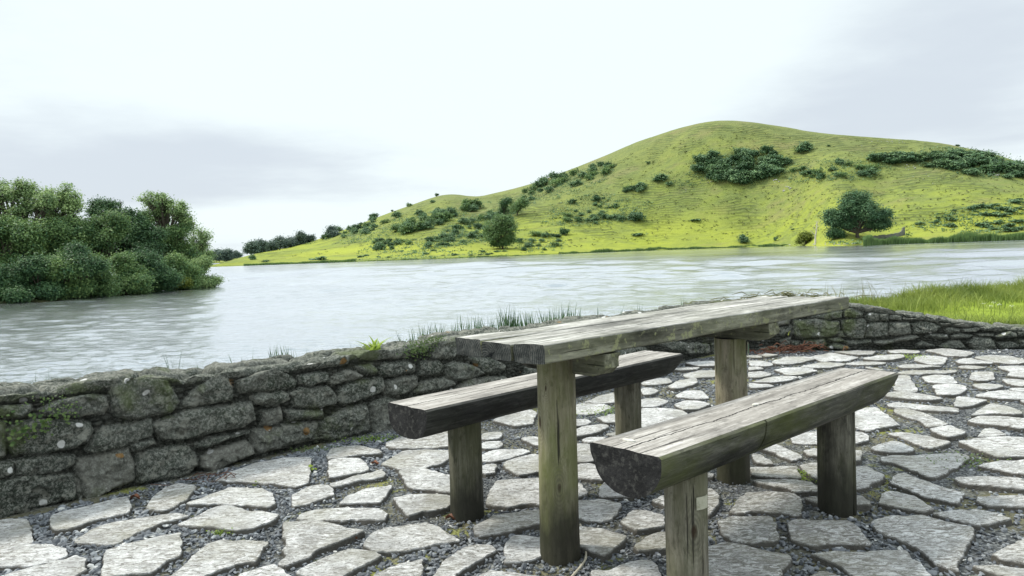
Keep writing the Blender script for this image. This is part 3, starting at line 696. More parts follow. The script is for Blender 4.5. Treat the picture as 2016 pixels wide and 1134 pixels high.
def slab_mesh(poly, z, rs_):
    g = np.random.default_rng(rs_); n = len(poly); ring = []
    cen = poly.mean(0); dv = poly - cen; dl = np.linalg.norm(dv, axis=1)[:, None]; poly = cen + dv * (dl + 0.008) / dl
    area = 0.5 * sum(poly[i][0] * poly[(i + 1) % n][1] - poly[(i + 1) % n][0] * poly[i][1] for i in range(n))
    if area < 0: poly = poly[::-1]
    dist = np.hypot(*poly.mean(0)); step = 0.012 if dist < 3.4 else 0.022 if dist < 5 else 0.04
    for i in range(n):
        a, b = poly[i], poly[(i + 1) % n]; l = np.linalg.norm(b - a); k = max(1, int(l / step))
        for q in range(k): ring.append(a + (b - a) * (q / k))
    ring = np.array(ring)
    for _ in range(1 if step > .02 else 1): ring = 0.25 * np.roll(ring, 1, 0) + 0.5 * ring + 0.25 * np.roll(ring, -1, 0)
    nr_ = np.roll(ring, -1, 0) - np.roll(ring, 1, 0); nr_ /= np.maximum(np.linalg.norm(nr_, axis=1), 1e-6)[:, None]
    out = np.c_[nr_[:, 1], -nr_[:, 0]]
    ring = ring + out * (fbm(ring * 22, 3, rs_) * 0.0075 + vnoise(np.c_[ring * 75, ring[:, :1] * 0], rs_ + 2) * 0.0022)[:, None]
    m_ = len(ring); lo, hi = ring.min(0), ring.max(0); sp_ = 0.028 if dist < 3.5 else 0.06
    xs, ys = np.meshgrid(np.arange(lo[0], hi[0], sp_), np.arange(lo[1], hi[1], sp_), indexing='ij')
    I = np.c_[xs.ravel(), ys.ravel()] + g.uniform(-0.3, 0.3, (xs.size, 2)) * sp_
    top = ring - out * 0.0035
    if len(I): I = I[inpoly(I, top)]
    if len(I): I = I[pdist(I, top) > sp_ * 0.4]
    pts = [Vector(p) for p in top] + [Vector(p) for p in I]
    vo, _, fo, _, _, _ = delaunay_2d_cdt(pts, [(i, (i + 1) % m_) for i in range(m_)], [], 1, 1e-5)
    if len(vo) != len(pts): vo_ = vo
    T2 = np.array([list(v) for v in vo]); tilt = g.uniform(-0.018, 0.018, 2)
    zz = z + (T2 - poly.mean(0)) @ tilt + fbm(T2 * 7, 3, rs_ + 3) * 0.004 + g.uniform(-0.004, 0.004)
    # thin flakes split off the edge
    zz = zz - 0.0035 * (fbm(T2 * 4.5, 2, rs_ + 8) > 0.35)
    nT = len(T2); zt = zz[:m_] if nT >= m_ else np.full(m_, z)
    mid = np.c_[ring, zt - 0.006 - 0.002 * g.random(m_)]; bot = np.c_[ring + out * (0.004 + 0.004 * g.random(m_))[:, None], np.full(m_, -0.03)]
    V = np.concatenate([np.c_[T2, zz], mid, bot]); i = np.arange(m_); j = (i + 1) % m_
    Q = np.concatenate([np.c_[nT + i, nT + j, j, i], np.c_[nT + m_ + i, nT + m_ + j, nT + j, nT + i]])
    tri = [f for f in fo if len(f) == 3]
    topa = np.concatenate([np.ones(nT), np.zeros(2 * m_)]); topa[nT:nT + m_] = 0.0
    return V, np.array(tri, np.int32).reshape(-1, 3), Q, topa
DARKSL = {}
Vs, T3, Q4, tints, tops, off = [], [], [], [], [], 0
for k, p in enumerate(polys):
    try: V, t3, q4, ta = slab_mesh(p, SLABZ, 100 + k)
    except Exception as ex: print('slab', k, ex); continue
    cx, cy = p.mean(0); tn = rng.uniform(0.30, 1.0)
    u_, v_ = topx((cx, cy, 0))
    if abs(cy) > 0 and (v_ > 960 and u_ > 1330 and u_ < 1760): tn = rng.uniform(0.05, 0.25)    # greener slabs by the bench post
    elif v_ > 900 and u_ > 1550: tn = rng.uniform(0.3, 0.55)
    elif u_ < 420 and v_ < 1010 or (u_ > 600 and u_ < 900 and v_ < 900 and v_ > 830): tn = rng.uniform(0.2, 0.4)
    Vs.append(V); T3.append(t3 + off); Q4.append(q4 + off); tints.append(np.full(len(V), tn)); tops.append(ta); off += len(V)
o = link('paving', mesh('paving', np.concatenate(Vs), [np.concatenate(T3), np.concatenate(Q4)], [M_slab], smooth=False, attrs={'tint': np.concatenate(tints), 'top': np.concatenate(tops)}))
o.data.polygons.foreach_set('use_smooth', np.ones(len(o.data.polygons), bool)); tag(o, kind='structure')
try:
    o.data.set_sharp_from_angle(angle=R(38))
except Exception: pass

# loose chippings between the slabs
ICO = []
ph = (1 + 5 ** .5) / 2
for a, b in ((-1, ph), (1, ph), (-1, -ph), (1, -ph)): ICO.append((a, b, 0))
for a, b in ((-1, ph), (1, ph), (-1, -ph), (1, -ph)): ICO.append((0, a, b))
for a, b in ((ph, -1), (ph, 1), (-ph, -1), (-ph, 1)): ICO.append((a, 0, b))
ICO = np.array(ICO) / math.sqrt(1 + ph * ph)
IF = np.array([(0,11,5),(0,5,1),(0,1,7),(0,7,10),(0,10,11),(1,5,9),(5,11,4),(11,10,2),(10,7,6),(7,1,8),(3,9,4),(3,4,2),(3,2,6),(3,6,8),(3,8,9),(4,9,5),(2,4,11),(6,2,10),(8,6,7),(9,8,1)])
def pebbles(name, P, rad, mat, flat=0.55, seed=3):
    g = np.random.default_rng(seed); n = len(P)
    q = g.normal(size=(n, 4)); q /= np.linalg.norm(q, axis=1)[:, None]; a, b, c, d = q.T
    Rm = np.stack([1-2*(c*c+d*d), 2*(b*c-a*d), 2*(b*d+a*c), 2*(b*c+a*d), 1-2*(b*b+d*d), 2*(c*d-a*b), 2*(b*d-a*c), 2*(c*d+a*b), 1-2*(b*b+c*c)], -1).reshape(n, 3, 3)
    B = ICO[None] * g.uniform(0.72, 1.2, (n, 12, 1)); B = B * np.stack([g.uniform(.9, 1.6, n), g.uniform(.7, 1.1, n), g.uniform(.35, .7, n)], -1)[:, None]
    B = np.einsum('nij,nkj->nki', Rm, B); B[:, :, 2] *= flat + .15
    V = (B * rad[:, None, None] + P[:, None]).reshape(-1, 3)
    F = (IF[None] + np.arange(n)[:, None, None] * 12).reshape(-1, 3)
    return mesh(name, V, [F], [mat], smooth=False, attrs={'tint': np.repeat(np.clip(g.normal(.5, .2, n), 0, 1) , 12)})
def sample_gravel(n, x0, x1, y0, y1, keep):
    P = np.c_[rng.uniform(x0, x1, n), rng.uniform(y0, y1, n)]
    i = ((P[:, 0] - RX0) / 0.01).astype(int); j = ((P[:, 1] - RY0) / 0.01).astype(int)
    k = ~occ[np.clip(i, 0, RW - 1), np.clip(j, 0, RHh - 1)] & on_patio(P) & keep(P); return P[k]
tx = lambda P: P[:, 0] / np.maximum(P[:, 1], .3)
fine_ = lambda P: np.clip(0.95 + 0.75 * fbm(P * 1.9, 3, 15), .5, 1.45)
near = sample_gravel(90000, -3.2, 2.6, 1.5, 4.6, lambda P: (abs(tx(P)) < 0.85) & (rng.random(len(P)) < np.clip(1.05 - 0.55 * np.clip(P[:, 0] - 0.5, 0, 2), .35, 1)))
far = sample_gravel(34000, -1.5, 6.5, 4.4, 7.2, lambda P: abs(tx(P)) < 0.85)
side = sample_gravel(30000, -4.5, 4.5, -1.0, 1.7, lambda P: P[:, 0] > -9)
rn = rng.uniform(0.004, 0.0105, len(near)); big_ = rng.random(len(near)) < 0.10; rn[big_] *= 1.5
rn *= np.where(near[:, 0] > -0.25, 0.78, 1.05) * fine_(near)
allP = np.concatenate([np.c_[near, rng.uniform(0.001, 0.009, len(near))], np.c_[far, rng.uniform(0, .006, len(far))], np.c_[side, rng.uniform(0, .008, len(side))]])
allr = np.concatenate([rn, rng.uniform(0.006, 0.013, len(far)), rng.uniform(0.006, 0.014, len(side))])
o = link('gravel', pebbles('gravel', allP, allr, M_peb)); tag(o, 'dark grey stone chippings filling the gaps between the paving slabs', 'gravel', kind='stuff')

# ------------------------------------------------------------------ dry stone walls
def plane_uv(px, py, O, D):
    Nn = np.array([D[1], -D[0]]); d = ray(px, py); t = ((O - EYE[:2]) @ Nn) / (d[:2] @ Nn); P = EYE + d * t
    return ((P[:2] - O) @ D, P[2])
w1, w2 = [], []
for k, pl in parse(W1) + parse(W2):
    if k in 'PQ' or (k == 'S' and max(p[0] for p in pl) < 1436): w1.append(np.array([plane_uv(*p, WA, WD) for p in pl]))
    else: w2.append(np.array([plane_uv(*p, WC, RD) for p in pl]))
w1 = [p for p in w1 if p[:, 1].min() < 0.44]
def fill_courses(lst, u0, u1, Hf, seed):
    g = np.random.default_rng(seed); z = -0.02
    while z < 0.6:
        h = g.uniform(0.075, 0.15); u = u0 - g.uniform(0, .2)
        while u < u1:
            l = g.uniform(0.12, 0.34); s = g.uniform(-.012, .012, 8)
            p = np.array([(u + s[0], z + s[1] + .008), (u + l * .5, z + .004), (u + l - .012, z + s[3] + .008), (u + l - .012 + s[4], z + h + s[5] - .008), (u + l * .5, z + h + s[2] * .8), (u + s[6], z + h + s[7] - .008)])
            cc = p.mean(0)
            if not any(inpoly(np.r_[p, [cc]], q).any() or inpoly(q, p).any() for q in lst if abs(q[:, 0].mean() - cc[0]) < .8) and cc[1] < Hf(cc[0]): lst.append(p)
            u += l
        z += h
def wall(name, O, D, u0, u1, Hf, stones, thick, res_u, seed, capw=0.24):
    Nn = np.array([D[1], -D[0]]); us = np.array(res_u); nu = len(us)
    nf, ntop, nb = 84, 46, 8
    prof = np.concatenate([np.linspace(0, 1, nf), 1 + np.linspace(0, 1, ntop + 1)[1:], 2 + np.linspace(0, 1, nb + 1)[1:]]); nv = len(prof)
    U, S = np.meshgrid(us, prof, indexing='ij'); U = U.ravel(); S = S.ravel(); H_ = Hf(U)
    P2 = np.c_[U, np.clip(S, 0, 1) * H_]
    warp = np.c_[fbm(P2 * 9, 3, seed), fbm(P2 * 9 + 31, 3, seed + 5)] * 0.008
    _f1, _f2, _ = cellnoise(P2 / [.045, .025], seed + 33); dep = -0.052 + fbm(P2 * 14, 3, seed + 2) * 0.014 + .022 * np.clip((_f2 - _f1) * 2.5, 0, 1); tint = np.full(len(U), 0.12); _a, _b, FI = cellnoise(P2 / [.06, .045] + np.c_[fbm(P2 * 12, 2, seed + 70), fbm(P2 * 12, 2, seed + 71)] * .3, seed + 8); _z = FI[:, 0] * 0
    fc = P2 / [.06, .045] - (FI + .5); facet = (_h(FI[:, 0], FI[:, 1], _z, 5) - .5) * fc[:, 0] * .034 + (_h(FI[:, 0], FI[:, 1], _z, 6) - .5) * fc[:, 1] * .030 + (_h(FI[:, 0], FI[:, 1], _z, 7) - .5) * .006
    g = np.random.default_rng(seed)
    front = S <= 1.0
    for q in stones:
        c_ = q.mean(0); v_ = q - c_; l_ = np.linalg.norm(v_, axis=1)[:, None]; q = c_ + v_ * (l_ + .007) / np.maximum(l_, .01)
        lo, hi = q.min(0) - .01, q.max(0) + .01
        k = np.nonzero(front & (U > lo[0]) & (U < hi[0]) & (P2[:, 1] > lo[1]) & (P2[:, 1] < hi[1]))[0]
        if not len(k): continue
        PP = P2[k] + warp[k]; ins = inpoly(PP, q); k = k[ins]; PP = PP[ins]
        if not len(k): continue
        d = pdist(PP, q); proud = g.uniform(-.008, .014); rr_ = g.uniform(0.004, 0.010); tl = g.uniform(-.10, .10, 2); c0 = q.mean(0)
        hgt = -0.046 + 0.048 * (1 - np.exp(-d / rr_)) + (proud + (PP - c0) @ tl) * (1 - np.exp(-d / .02)) + fbm(PP * 13, 5, int(g.integers(999)), .62) * 0.0085 - 0.010 * (fbm(PP * 6, 3, int(g.integers(999))) > .45)
        hgt = hgt + facet[k] * (1 - np.exp(-d / .008)); up = hgt > dep[k] - .02; dep[k[up]] = hgt[up]; tint[k[up]] = np.clip(g.normal(.52, .32), .2, 1)
    # coping and back: rounded cells
    k = np.nonzero(~front)[0]; W_ = (S[k] - 1).clip(0, 1) * thick; Q = np.c_[U[k], W_ + (S[k] - 2).clip(0, 1) * 0.3] + np.c_[fbm(np.c_[U[k], W_] * 7, 3, seed + 40), fbm(np.c_[U[k], W_] * 7 + 9, 3, seed + 41)] * .02
    F1, F2, ID = cellnoise(Q / np.array([capw, 0.15]), seed)
    e = np.clip((F2 - F1) * 2.6, 0, 1); hv = _h(ID[:, 0], ID[:, 1], ID[:, 0] * 0, seed + 77)
    dep[k] = -0.036 + 0.046 * (1 - (1 - e) ** 3) + (hv - .5) * 0.030 + fbm(Q * 15, 4, seed + 9) * 0.011; tint[k] = np.where(e < .14, .12, 0.2 + 0.65 * hv)
    # position + normal direction along the profile (front, rounded arris, top, back)
    ang = np.where(S < 1, np.clip((S * H_ - (H_ - .05)) / .05, 0, 1) * 45, np.where(S < 2, 45 + np.clip((S - 1) * thick / .05, 0, 1) * 45 + np.clip(((S - 1) * thick - (thick - .05)) / .05, 0, 1) * 45, 135 + np.clip((S - 2) * 5, 0, 1) * 45))
    inset = np.where(S < 2, (S - 1).clip(0, 1) * thick, thick); zz = np.where(S <= 2, np.clip(S, 0, 1) * H_, H_ - (S - 2) * H_)
    ca, sa = np.cos(np.radians(ang)), np.sin(np.radians(ang)); ins2 = inset - dep * ca; zz = zz + dep * sa + 0.012 * fbm(np.c_[U * 2.2, U * 0], 2, seed + 60) * np.clip(S, 0, 1)
    batter = (1 - np.clip(S, 0, 1)) * -0.0
    XY = O[None] + D[None] * U[:, None] - Nn[None] * (ins2 + batter)[:, None]
    V = np.c_[XY, zz]; V[(S == 0), 2] = -0.04
    return mesh(name, V, [grid_faces(nu, nv)], [M_wall], attrs={'tint': tint})
def cellnoise(P, s):
    i = np.floor(P).astype(np.int64); F1 = np.full(len(P), 9.0); F2 = F1.copy(); ID = i.copy()
    for a in (-1, 0, 1):
        for b in (-1, 0, 1):
            c = i + [a, b]; z0 = c[:, 0] * 0
            f = c + np.c_[_h(c[:, 0], c[:, 1], z0, s + 1), _h(c[:, 0], c[:, 1], z0 + 3, s + 2)] * .8 + .1
            d = np.linalg.norm(P - f, axis=1); nw = d < F1; F2 = np.where(nw, F1, np.minimum(F2, d)); F1 = np.where(nw, d, F1); ID[nw] = c[nw]
    return F1, F2, ID
L1_ = float(s_)
H1 = lambda u: np.interp(u, [-6, 0.6, 0.8, 2.2, 2.5, 4.5, 5.74], [.50, .50, .465, .455, .475, .45, .43])
H2 = lambda u: np.interp(u, [0, 1.0, 1.6, 2.1, 2.5, 3.2, 4.6], [.44, .425, .325, .225, .17, .13, .10])
fill_courses(w1, -6.0, L1_ + .1, H1, 5); fill_courses(w2, -0.1, 4.7, H2, 6)
ru = np.concatenate([np.arange(-6, -0.35, 0.03), np.arange(-0.35, 3.2, 0.0065), np.arange(3.2, L1_ + 0.02, 0.010)])
o = link('dry_stone_wall', wall('dry stone wall', WA, WD, -6, L1_, H1, w1, 0.34, ru, 11))
tag(o, 'long grey lichened stone wall running along the lake behind the table', 'stone wall')
ru = np.concatenate([np.arange(-0.42, 0.0, 0.02), np.arange(0.01, 2.9, 0.008), np.arange(2.9, 4.6, 0.02)])
o = link('dry_stone_wall', wall('end wall', WC, RD, 0, 4.6, H2, w2, 0.34, ru, 23, 0.3))
tag(o, 'short stone wall sloping down beside the green grass at the far right corner', 'stone wall')

# ------------------------------------------------------------------ picnic table and benches (lofted timber)
def loft(name, secs, mats, parent, closed_caps=True, tint=None):
    """secs: (ns, nc, 3) cross sections; last material is used on the caps; mats[face_fn]"""
    S = np.asarray(secs, float); ns, nc, _ = S.shape
    V = S.reshape(-1, 3); i = np.arange(ns - 1)[:, None] * nc; j = np.arange(nc)[None]; j2 = (j + 1) % nc
    F = np.stack([i + j, i + j2, i + nc + j2, i + nc + j], -1).reshape(-1, 4)
    mats_, fn = mats; mi = [fn(a, b) for a in range(ns - 1) for b in range(nc)]
    capm = len(mats_) - 1; tri = []
    for e, sgn in ((0, 1), (ns - 1, -1)):
        c = S[e].mean(0); r1 = c + (S[e] - c) * .93; b0 = len(V); V = np.concatenate([V, r1, [c]]); cc = b0 + nc
        for k in range(nc):
            a, b = e * nc + k, e * nc + (k + 1) % nc; a1, b1 = b0 + k, b0 + (k + 1) % nc
            q = (b, a, a1, b1) if sgn > 0 else (a, b, b1, a1); F = np.concatenate([F, [q]]); mi.append(capm)
            tri.append((b1, a1, cc) if sgn > 0 else (a1, b1, cc))
    mi += [capm] * len(tri)
    me = mesh(name, V, [F, np.array(tri)], mats_, mi); o = link(name, me, parent)
    try: me.set_sharp_from_angle(angle=R(42))
    except Exception: pass
    return o
def rrect(y0, y1, z0, z1, r, n=5, per=6):
    pts = []
    for cx, cz, a0 in ((y1 - r, z0 + r, -90), (y1 - r, z1 - r, 0), (y0 + r, z1 - r, 90), (y0 + r, z0 + r, 180)):
        for k in range(n): a = R(a0 + 90 * k / (n - 1)); pts.append((cx + r * math.cos(a), cz + r * math.sin(a)))
    out = []
    for i in range(len(pts)):
        a, b = pts[i], pts[(i + 1) % len(pts)]; out.append(a)
        if math.dist(a, b) > 0.02:
            for k in range(1, per): out.append((a[0] + (b[0] - a[0]) * k / per, a[1] + (b[1] - a[1]) * k / per))
    return out
def beam(name, x0, x1, y0, y1, z0, z1, mats, parent, seed, r=0.007, wob=0.0022, step=0.025, endj=0.006, zsplit=None, shape=None):
    xs = np.linspace(x0, x1, max(3, int((x1 - x0) / step))); pr = np.array(rrect(y0, y1, z0, z1, r)); secs = []
    for x in xs:
        p = shape(x, pr) if shape else pr
        secs.append(np.c_[np.full(len(p), x), p])
    S = np.array(secs); f = S.reshape(-1, 3); nz = np.c_[fbm(f * [3, 25, 25], 3, seed), fbm(f * [3, 25, 25] + 7, 3, seed + 1)] * wob
    f[:, 1:] += nz; f[:, 1] += fbm(np.c_[f[:, 0] * 1.5, f[:, 0] * 0], 2, seed + 4) * wob * 1.3
    S = f.reshape(S.shape); S[0, :, 0] += fbm(S[0] * 30, 2, seed) * endj; S[-1, :, 0] += fbm(S[-1] * 30, 2, seed) * endj
    zt = z1 - r * 0.8; cz = pr[:, 1]; nc = len(cz)
    topface = [cz[b] > zt and cz[(b + 1) % nc] > zt for b in range(nc)]
    return loft(name, S, (mats, lambda a, b: 0 if topface[b] else 1), parent)
def frame(A, B, C, D):           # A,B near end (left, right), C,D far end
    n, f = (A + B) / 2, (C + D) / 2; d = (f - n)[:2]; ln = float(np.linalg.norm(d)); d = d / ln
    wd = (abs((A - B)[:2] @ np.array([d[1], -d[0]])) + abs((C - D)[:2] @ np.array([d[1], -d[0]]))) / 2
    return n, d, ln, wd, math.atan2(d[1], d[0])
def post(name, parent, x, y, z1, rad, mat, seed, lean=(0, 0), groove=None, cut=None):
    nc = 56; zs = np.linspace(-0.05, z1, 34); secs = []; an = np.linspace(0, 2 * math.pi, nc, endpoint=False)
    for z in zs:
        r = rad * (1 - 0.03 * z) * np.ones(nc) + fbm(np.c_[np.cos(an) * 1.5, np.sin(an) * 1.5, np.full(nc, z * 2.2)], 3, seed) * 0.0035
        if groove:
            da = np.abs((an - R(groove[0] + 8 * math.sin(z * 5)) + math.pi) % (2 * math.pi) - math.pi); r = r - groove[1] * np.exp(-(da / R(4.0)) ** 2)
        secs.append(np.c_[x + r * np.cos(an) + lean[0] * (z - z1), y + r * np.sin(an) + lean[1] * (z - z1), np.full(nc, z)])
    return loft(name, secs, ([mat, M_endlog], lambda a, b: 0), parent)
def plate(parent, ang, z, rad, h, wdeg, mat, inner=None):
    """thin metal number plate bent round a post; local to the post's own axis"""
    a = np.radians(np.linspace(ang - wdeg / 2, ang + wdeg / 2, 9)); V = []
    for r in (rad + .0015, rad + .0035):
        for zz in (z - h / 2, z + h / 2): V += [(parent['px'] + r * math.cos(t), parent['py'] + r * math.sin(t), zz) for t in a]
    n = 9; F = []
    for k in range(n - 1): F += [(2*n+k, 2*n+k+1, 3*n+k+1, 3*n+k), (k, n+k, n+k+1, k+1), (n+k, 3*n+k, 3*n+k+1, n+k+1), (k, k+1, 2*n+k+1, 2*n+k)]
    F += [(0, 2*n, 3*n, n), (n-1, 2*n-1, 4*n-1, 3*n-1)]
    return V, F
M_plate = Mat('worn pale plate', 0.5); M_plate.color(M_plate.mix(M_plate.ramp(M_plate.noise(60, 4), [(0.5, 0.0), (0.7, 0.6)]), (0.42, 0.41, 0.32), (0.20, 0.20, 0.13))); M_plate = M_plate.m
M_pgreen = Mat('green print', 0.6).color((0.13, 0.22, 0.14)).m
M_ink = Mat('faded ink', 0.6).color((0.12, 0.12, 0.10)).m

TT_ = 0.75
A, B, C_, D_ = [onz(*q, TT_) for q in ((895, 666), (1072, 684), (1660, 588), (1518, 581))]
n_, d_, LT, WT, rz = frame(A, B, C_, D_)
table = empty('picnic_table', (n_[0], n_[1], 0), rz, label='weathered plank picnic table on two round timber posts', cat='table')
def to_local(P, base, d): v = P[:2] - base[:2]; return v @ d, v @ np.array([-d[1], d[0]])
TH = 0.052
gap = 0.008; pw = WT / 3
for k in range(3):
    y0 = -WT / 2 + k * pw
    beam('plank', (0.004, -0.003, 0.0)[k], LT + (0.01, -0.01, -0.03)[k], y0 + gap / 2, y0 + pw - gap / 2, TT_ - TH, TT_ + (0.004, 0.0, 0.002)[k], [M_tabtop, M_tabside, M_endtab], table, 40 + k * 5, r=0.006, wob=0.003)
def foot(px, py, rad):
    p = onz(px, py, 0); h = np.hypot(p[0], p[1]); return p * (1 + rad / h)
def knot_at(px, py, base, d, x, y, rad, kr):
    wx, wy = base[0] + d[0] * x - d[1] * y, base[1] + d[1] * x + d[0] * y; dr = ray(px, py); a = dr[0] ** 2 + dr[1] ** 2; b = -2 * (dr[0] * wx + dr[1] * wy); c_ = wx * wx + wy * wy - rad * rad
    t = (-b - math.sqrt(max(0, b * b - 4 * a * c_))) / (2 * a); P = EYE + dr * t; lx, ly = to_local(P, base, d); return (lx, ly, P[2], kr)
for k, (px, py, rad, sd_) in enumerate(((1107, 1113, .066, 3), (1450, 957, .069, 4))):
    x, y = to_local(foot(px, py, rad), n_, d_)
    lean_x = 0.0
    if k == 0:
        kn = [knot_at(*q[:2], n_, d_, x, y * .6, rad, q[2]) for q in ((1063, 832, .0085), (1101, 961, .008), (1090, 905, .0035), (1074, 765, .005))]
    else: kn = [knot_at(1432, 800, n_, d_, x, 0, rad, .006)]
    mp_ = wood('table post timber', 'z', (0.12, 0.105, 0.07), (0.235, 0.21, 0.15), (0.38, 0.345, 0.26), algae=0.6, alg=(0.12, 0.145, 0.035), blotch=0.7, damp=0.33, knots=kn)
    g_ = post('leg', table, x, 0.0 if k else y * 0.6, TT_ - TH - (0.001 if k == 0 else 0.075), rad, mp_, sd_, lean=(0.012, 0.0) if k == 0 else (0, 0))
    xb = x + (0.052 if k == 0 else 0.0)
    bm = beam('crossbeam', -0.20, 0.205, -0.038, 0.038, TT_ - TH - 0.076, TT_ - TH - 0.002, [M_tabside, M_tabside, M_tabside], table, 77 + k, r=0.006,
              shape=lambda xx, pr: np.c_[pr[:, 0], np.where(pr[:, 1] < TT_ - TH - .05, pr[:, 1] + max(0, abs(xx) - .165) * .8, pr[:, 1])])
    bm.rotation_euler = (0, 0, math.pi / 2); bm.location = (xb, 0, 0)
    if k == 1:
        g_['px'], g_['py'] = x, 0.0
        V, F = plate(g_, -62, 0.575, rad, 0.058, 30, M_plate); pl_ = link('number_plate', mesh('number_plate', V, [np.array(F)], [M_plate], smooth=False), g_)
        V, F = plate(g_, -68, 0.577, rad + .0025, 0.036, 15, M_pgreen); link('print', mesh('print', V, [np.array(F)], [M_pgreen], smooth=False), g_)

def logbench(name, q, S, depth, posts, mside, seed, label, flat, kerf=None):
    A, B, C, D = [onz(*p, S) for p in q]; n, d, ln, wd, rz = frame(A, B, C, D)
    root = empty(name, (n[0], n[1], 0), rz, label=label, cat='bench', group='half log benches beside the table')
    nc = 64; xs = list(np.linspace(0, ln, 70))
    if kerf: xs = sorted(xs + [kerf - .005, kerf - .003, kerf, kerf + .003, kerf + .005])
    secs = []
    half = np.linspace(0, math.pi, 40)          # belly, from the right edge under to the left edge
    for x in xs:
        e = 1.0
        t_end = max(0.0, (x - (ln - 0.10)) / 0.10); e = math.sqrt(max(0.0, 1 - (t_end * 0.86) ** 2))
        b = np.c_[-wd / 2 * np.sign(np.cos(half)) * np.abs(np.cos(half)) ** (2 / flat), -depth * np.abs(np.sin(half)) ** (2 / flat) * e]
        b[:, 0] *= -1
        topn = 24; ty = np.linspace(-wd / 2, wd / 2, topn + 2)[1:-1]
        p = np.concatenate([np.c_[b[:, 0], b[:, 1] + S - 0.006], np.c_[ty, np.full(topn, S)]])
        P = np.c_[np.full(len(p), x), p]
        nb = fbm(P * [1.2, 9, 9], 3, seed); P[:, 1] += nb * 0.004; P[:40, 2] += fbm(P[:40] * [1.5, 7, 7], 3, seed + 2) * 0.007 * np.sin(half)
        P[40:, 2] += fbm(P[40:] * [2.0, 14, 1], 3, seed + 3) * 0.0018
        if kerf and abs(x - kerf) < .0035:
            sh = np.clip((P[:, 1] * -1 + 0.02) / 0.05, 0, 1) * (P[:, 2] < S - .003); P[:, 1] += 0.006 * sh; P[:, 2] += 0.006 * sh
        secs.append(P)
    S3 = np.array(secs); S3[0, :, 0] += -0.012 * (S - S3[0, :, 2]) / depth * 0 + fbm(S3[0] * 25, 2, seed) * .003
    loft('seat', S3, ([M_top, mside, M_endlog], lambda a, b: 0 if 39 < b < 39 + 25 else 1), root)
    return root, n, d, ln, wd
def along(n, d, S, px, zt):
    best = min(np.linspace(0, 1.8, 721), key=lambda t: abs(topx((n[0] + d[0] * t, n[1] + d[1] * t, zt))[0] - px)); return best
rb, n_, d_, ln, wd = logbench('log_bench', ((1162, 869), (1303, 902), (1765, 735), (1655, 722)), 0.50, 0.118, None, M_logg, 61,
    'half log bench nearest the camera with a small plate on its front post', 2.15, kerf=0.52)
x1_ = along(n_, d_, .5, 1353, 0.12); x2_ = to_local(foot(1648, 1019, .068), n_, d_)[0]
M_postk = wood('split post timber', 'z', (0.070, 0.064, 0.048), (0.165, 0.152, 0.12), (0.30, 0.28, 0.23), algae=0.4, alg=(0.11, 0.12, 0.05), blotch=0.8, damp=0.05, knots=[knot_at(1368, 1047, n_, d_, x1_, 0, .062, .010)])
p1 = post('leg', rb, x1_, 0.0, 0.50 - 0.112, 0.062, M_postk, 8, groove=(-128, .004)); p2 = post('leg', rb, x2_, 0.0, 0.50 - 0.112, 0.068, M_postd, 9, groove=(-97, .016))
p1['px'], p1['py'] = x1_, 0.0
V, F = plate(p1, -100, 0.305, .0625, 0.036, 38, M_plate); link('number_plate', mesh('number_plate', V, [np.array(F)], [M_plate], smooth=False), p1)
def patch(parent, px, py, n, d, rx, ry, S, seed, name, mat):
    P = onz(px, py, S); lx, ly = to_local(P, n, d); an = np.linspace(0, 6.283, 28, endpoint=False); r = 1 + .22 * fbm(np.c_[np.cos(an), np.sin(an), an * 0] * 1.6, 3, seed)
    top_ = np.c_[lx + rx * r * np.cos(an), ly + ry * r * np.sin(an), np.full(28, S + .0032)]; lowr = top_ * 1.0; lowr[:, :2] = (lowr[:, :2] - [lx, ly]) * 1.06 + [lx, ly]; lowr[:, 2] = S - .003
    V = np.concatenate([top_, lowr, [[lx, ly, S + .0036]]]); i = np.arange(28); j = (i + 1) % 28
    return link(name, mesh(name, V, [np.c_[28 + i, 28 + j, j, i], np.c_[i, j, np.full(28, 56)]], [mat], smooth=False), parent)
M_lich = Mat('pale lichen crust', .9); M_lich.color(M_lich.mix(M_lich.noise(120, 4), (0.36, 0.35, 0.31), (0.60, 0.59, 0.54))); M_lich = M_lich.m
seat_ = [c for c in rb.children if c.name.startswith('seat')][0]
patch(seat_, 1238, 868, n_, d_, .010, .019, 0.5, 5, 'lichen', M_lich); patch(seat_, 1487, 797, n_, d_, .016, .008, 0.5, 6, 'lichen', M_lich)
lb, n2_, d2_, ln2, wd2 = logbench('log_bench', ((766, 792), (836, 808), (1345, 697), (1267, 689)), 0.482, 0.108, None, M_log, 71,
    'half log bench between the picnic table and the lake wall', 2.7)
x1_ = to_local(foot(922, 1030, .066), n2_, d2_)[0]; x2_ = along(n2_, d2_, .48, 1236, 0.25)
post('leg', lb, x1_, 0.0, 0.482 - 0.100, 0.066, M_postd, 14); post('leg', lb, x2_, 0.0, 0.482 - 0.100, 0.064, M_postb, 15)

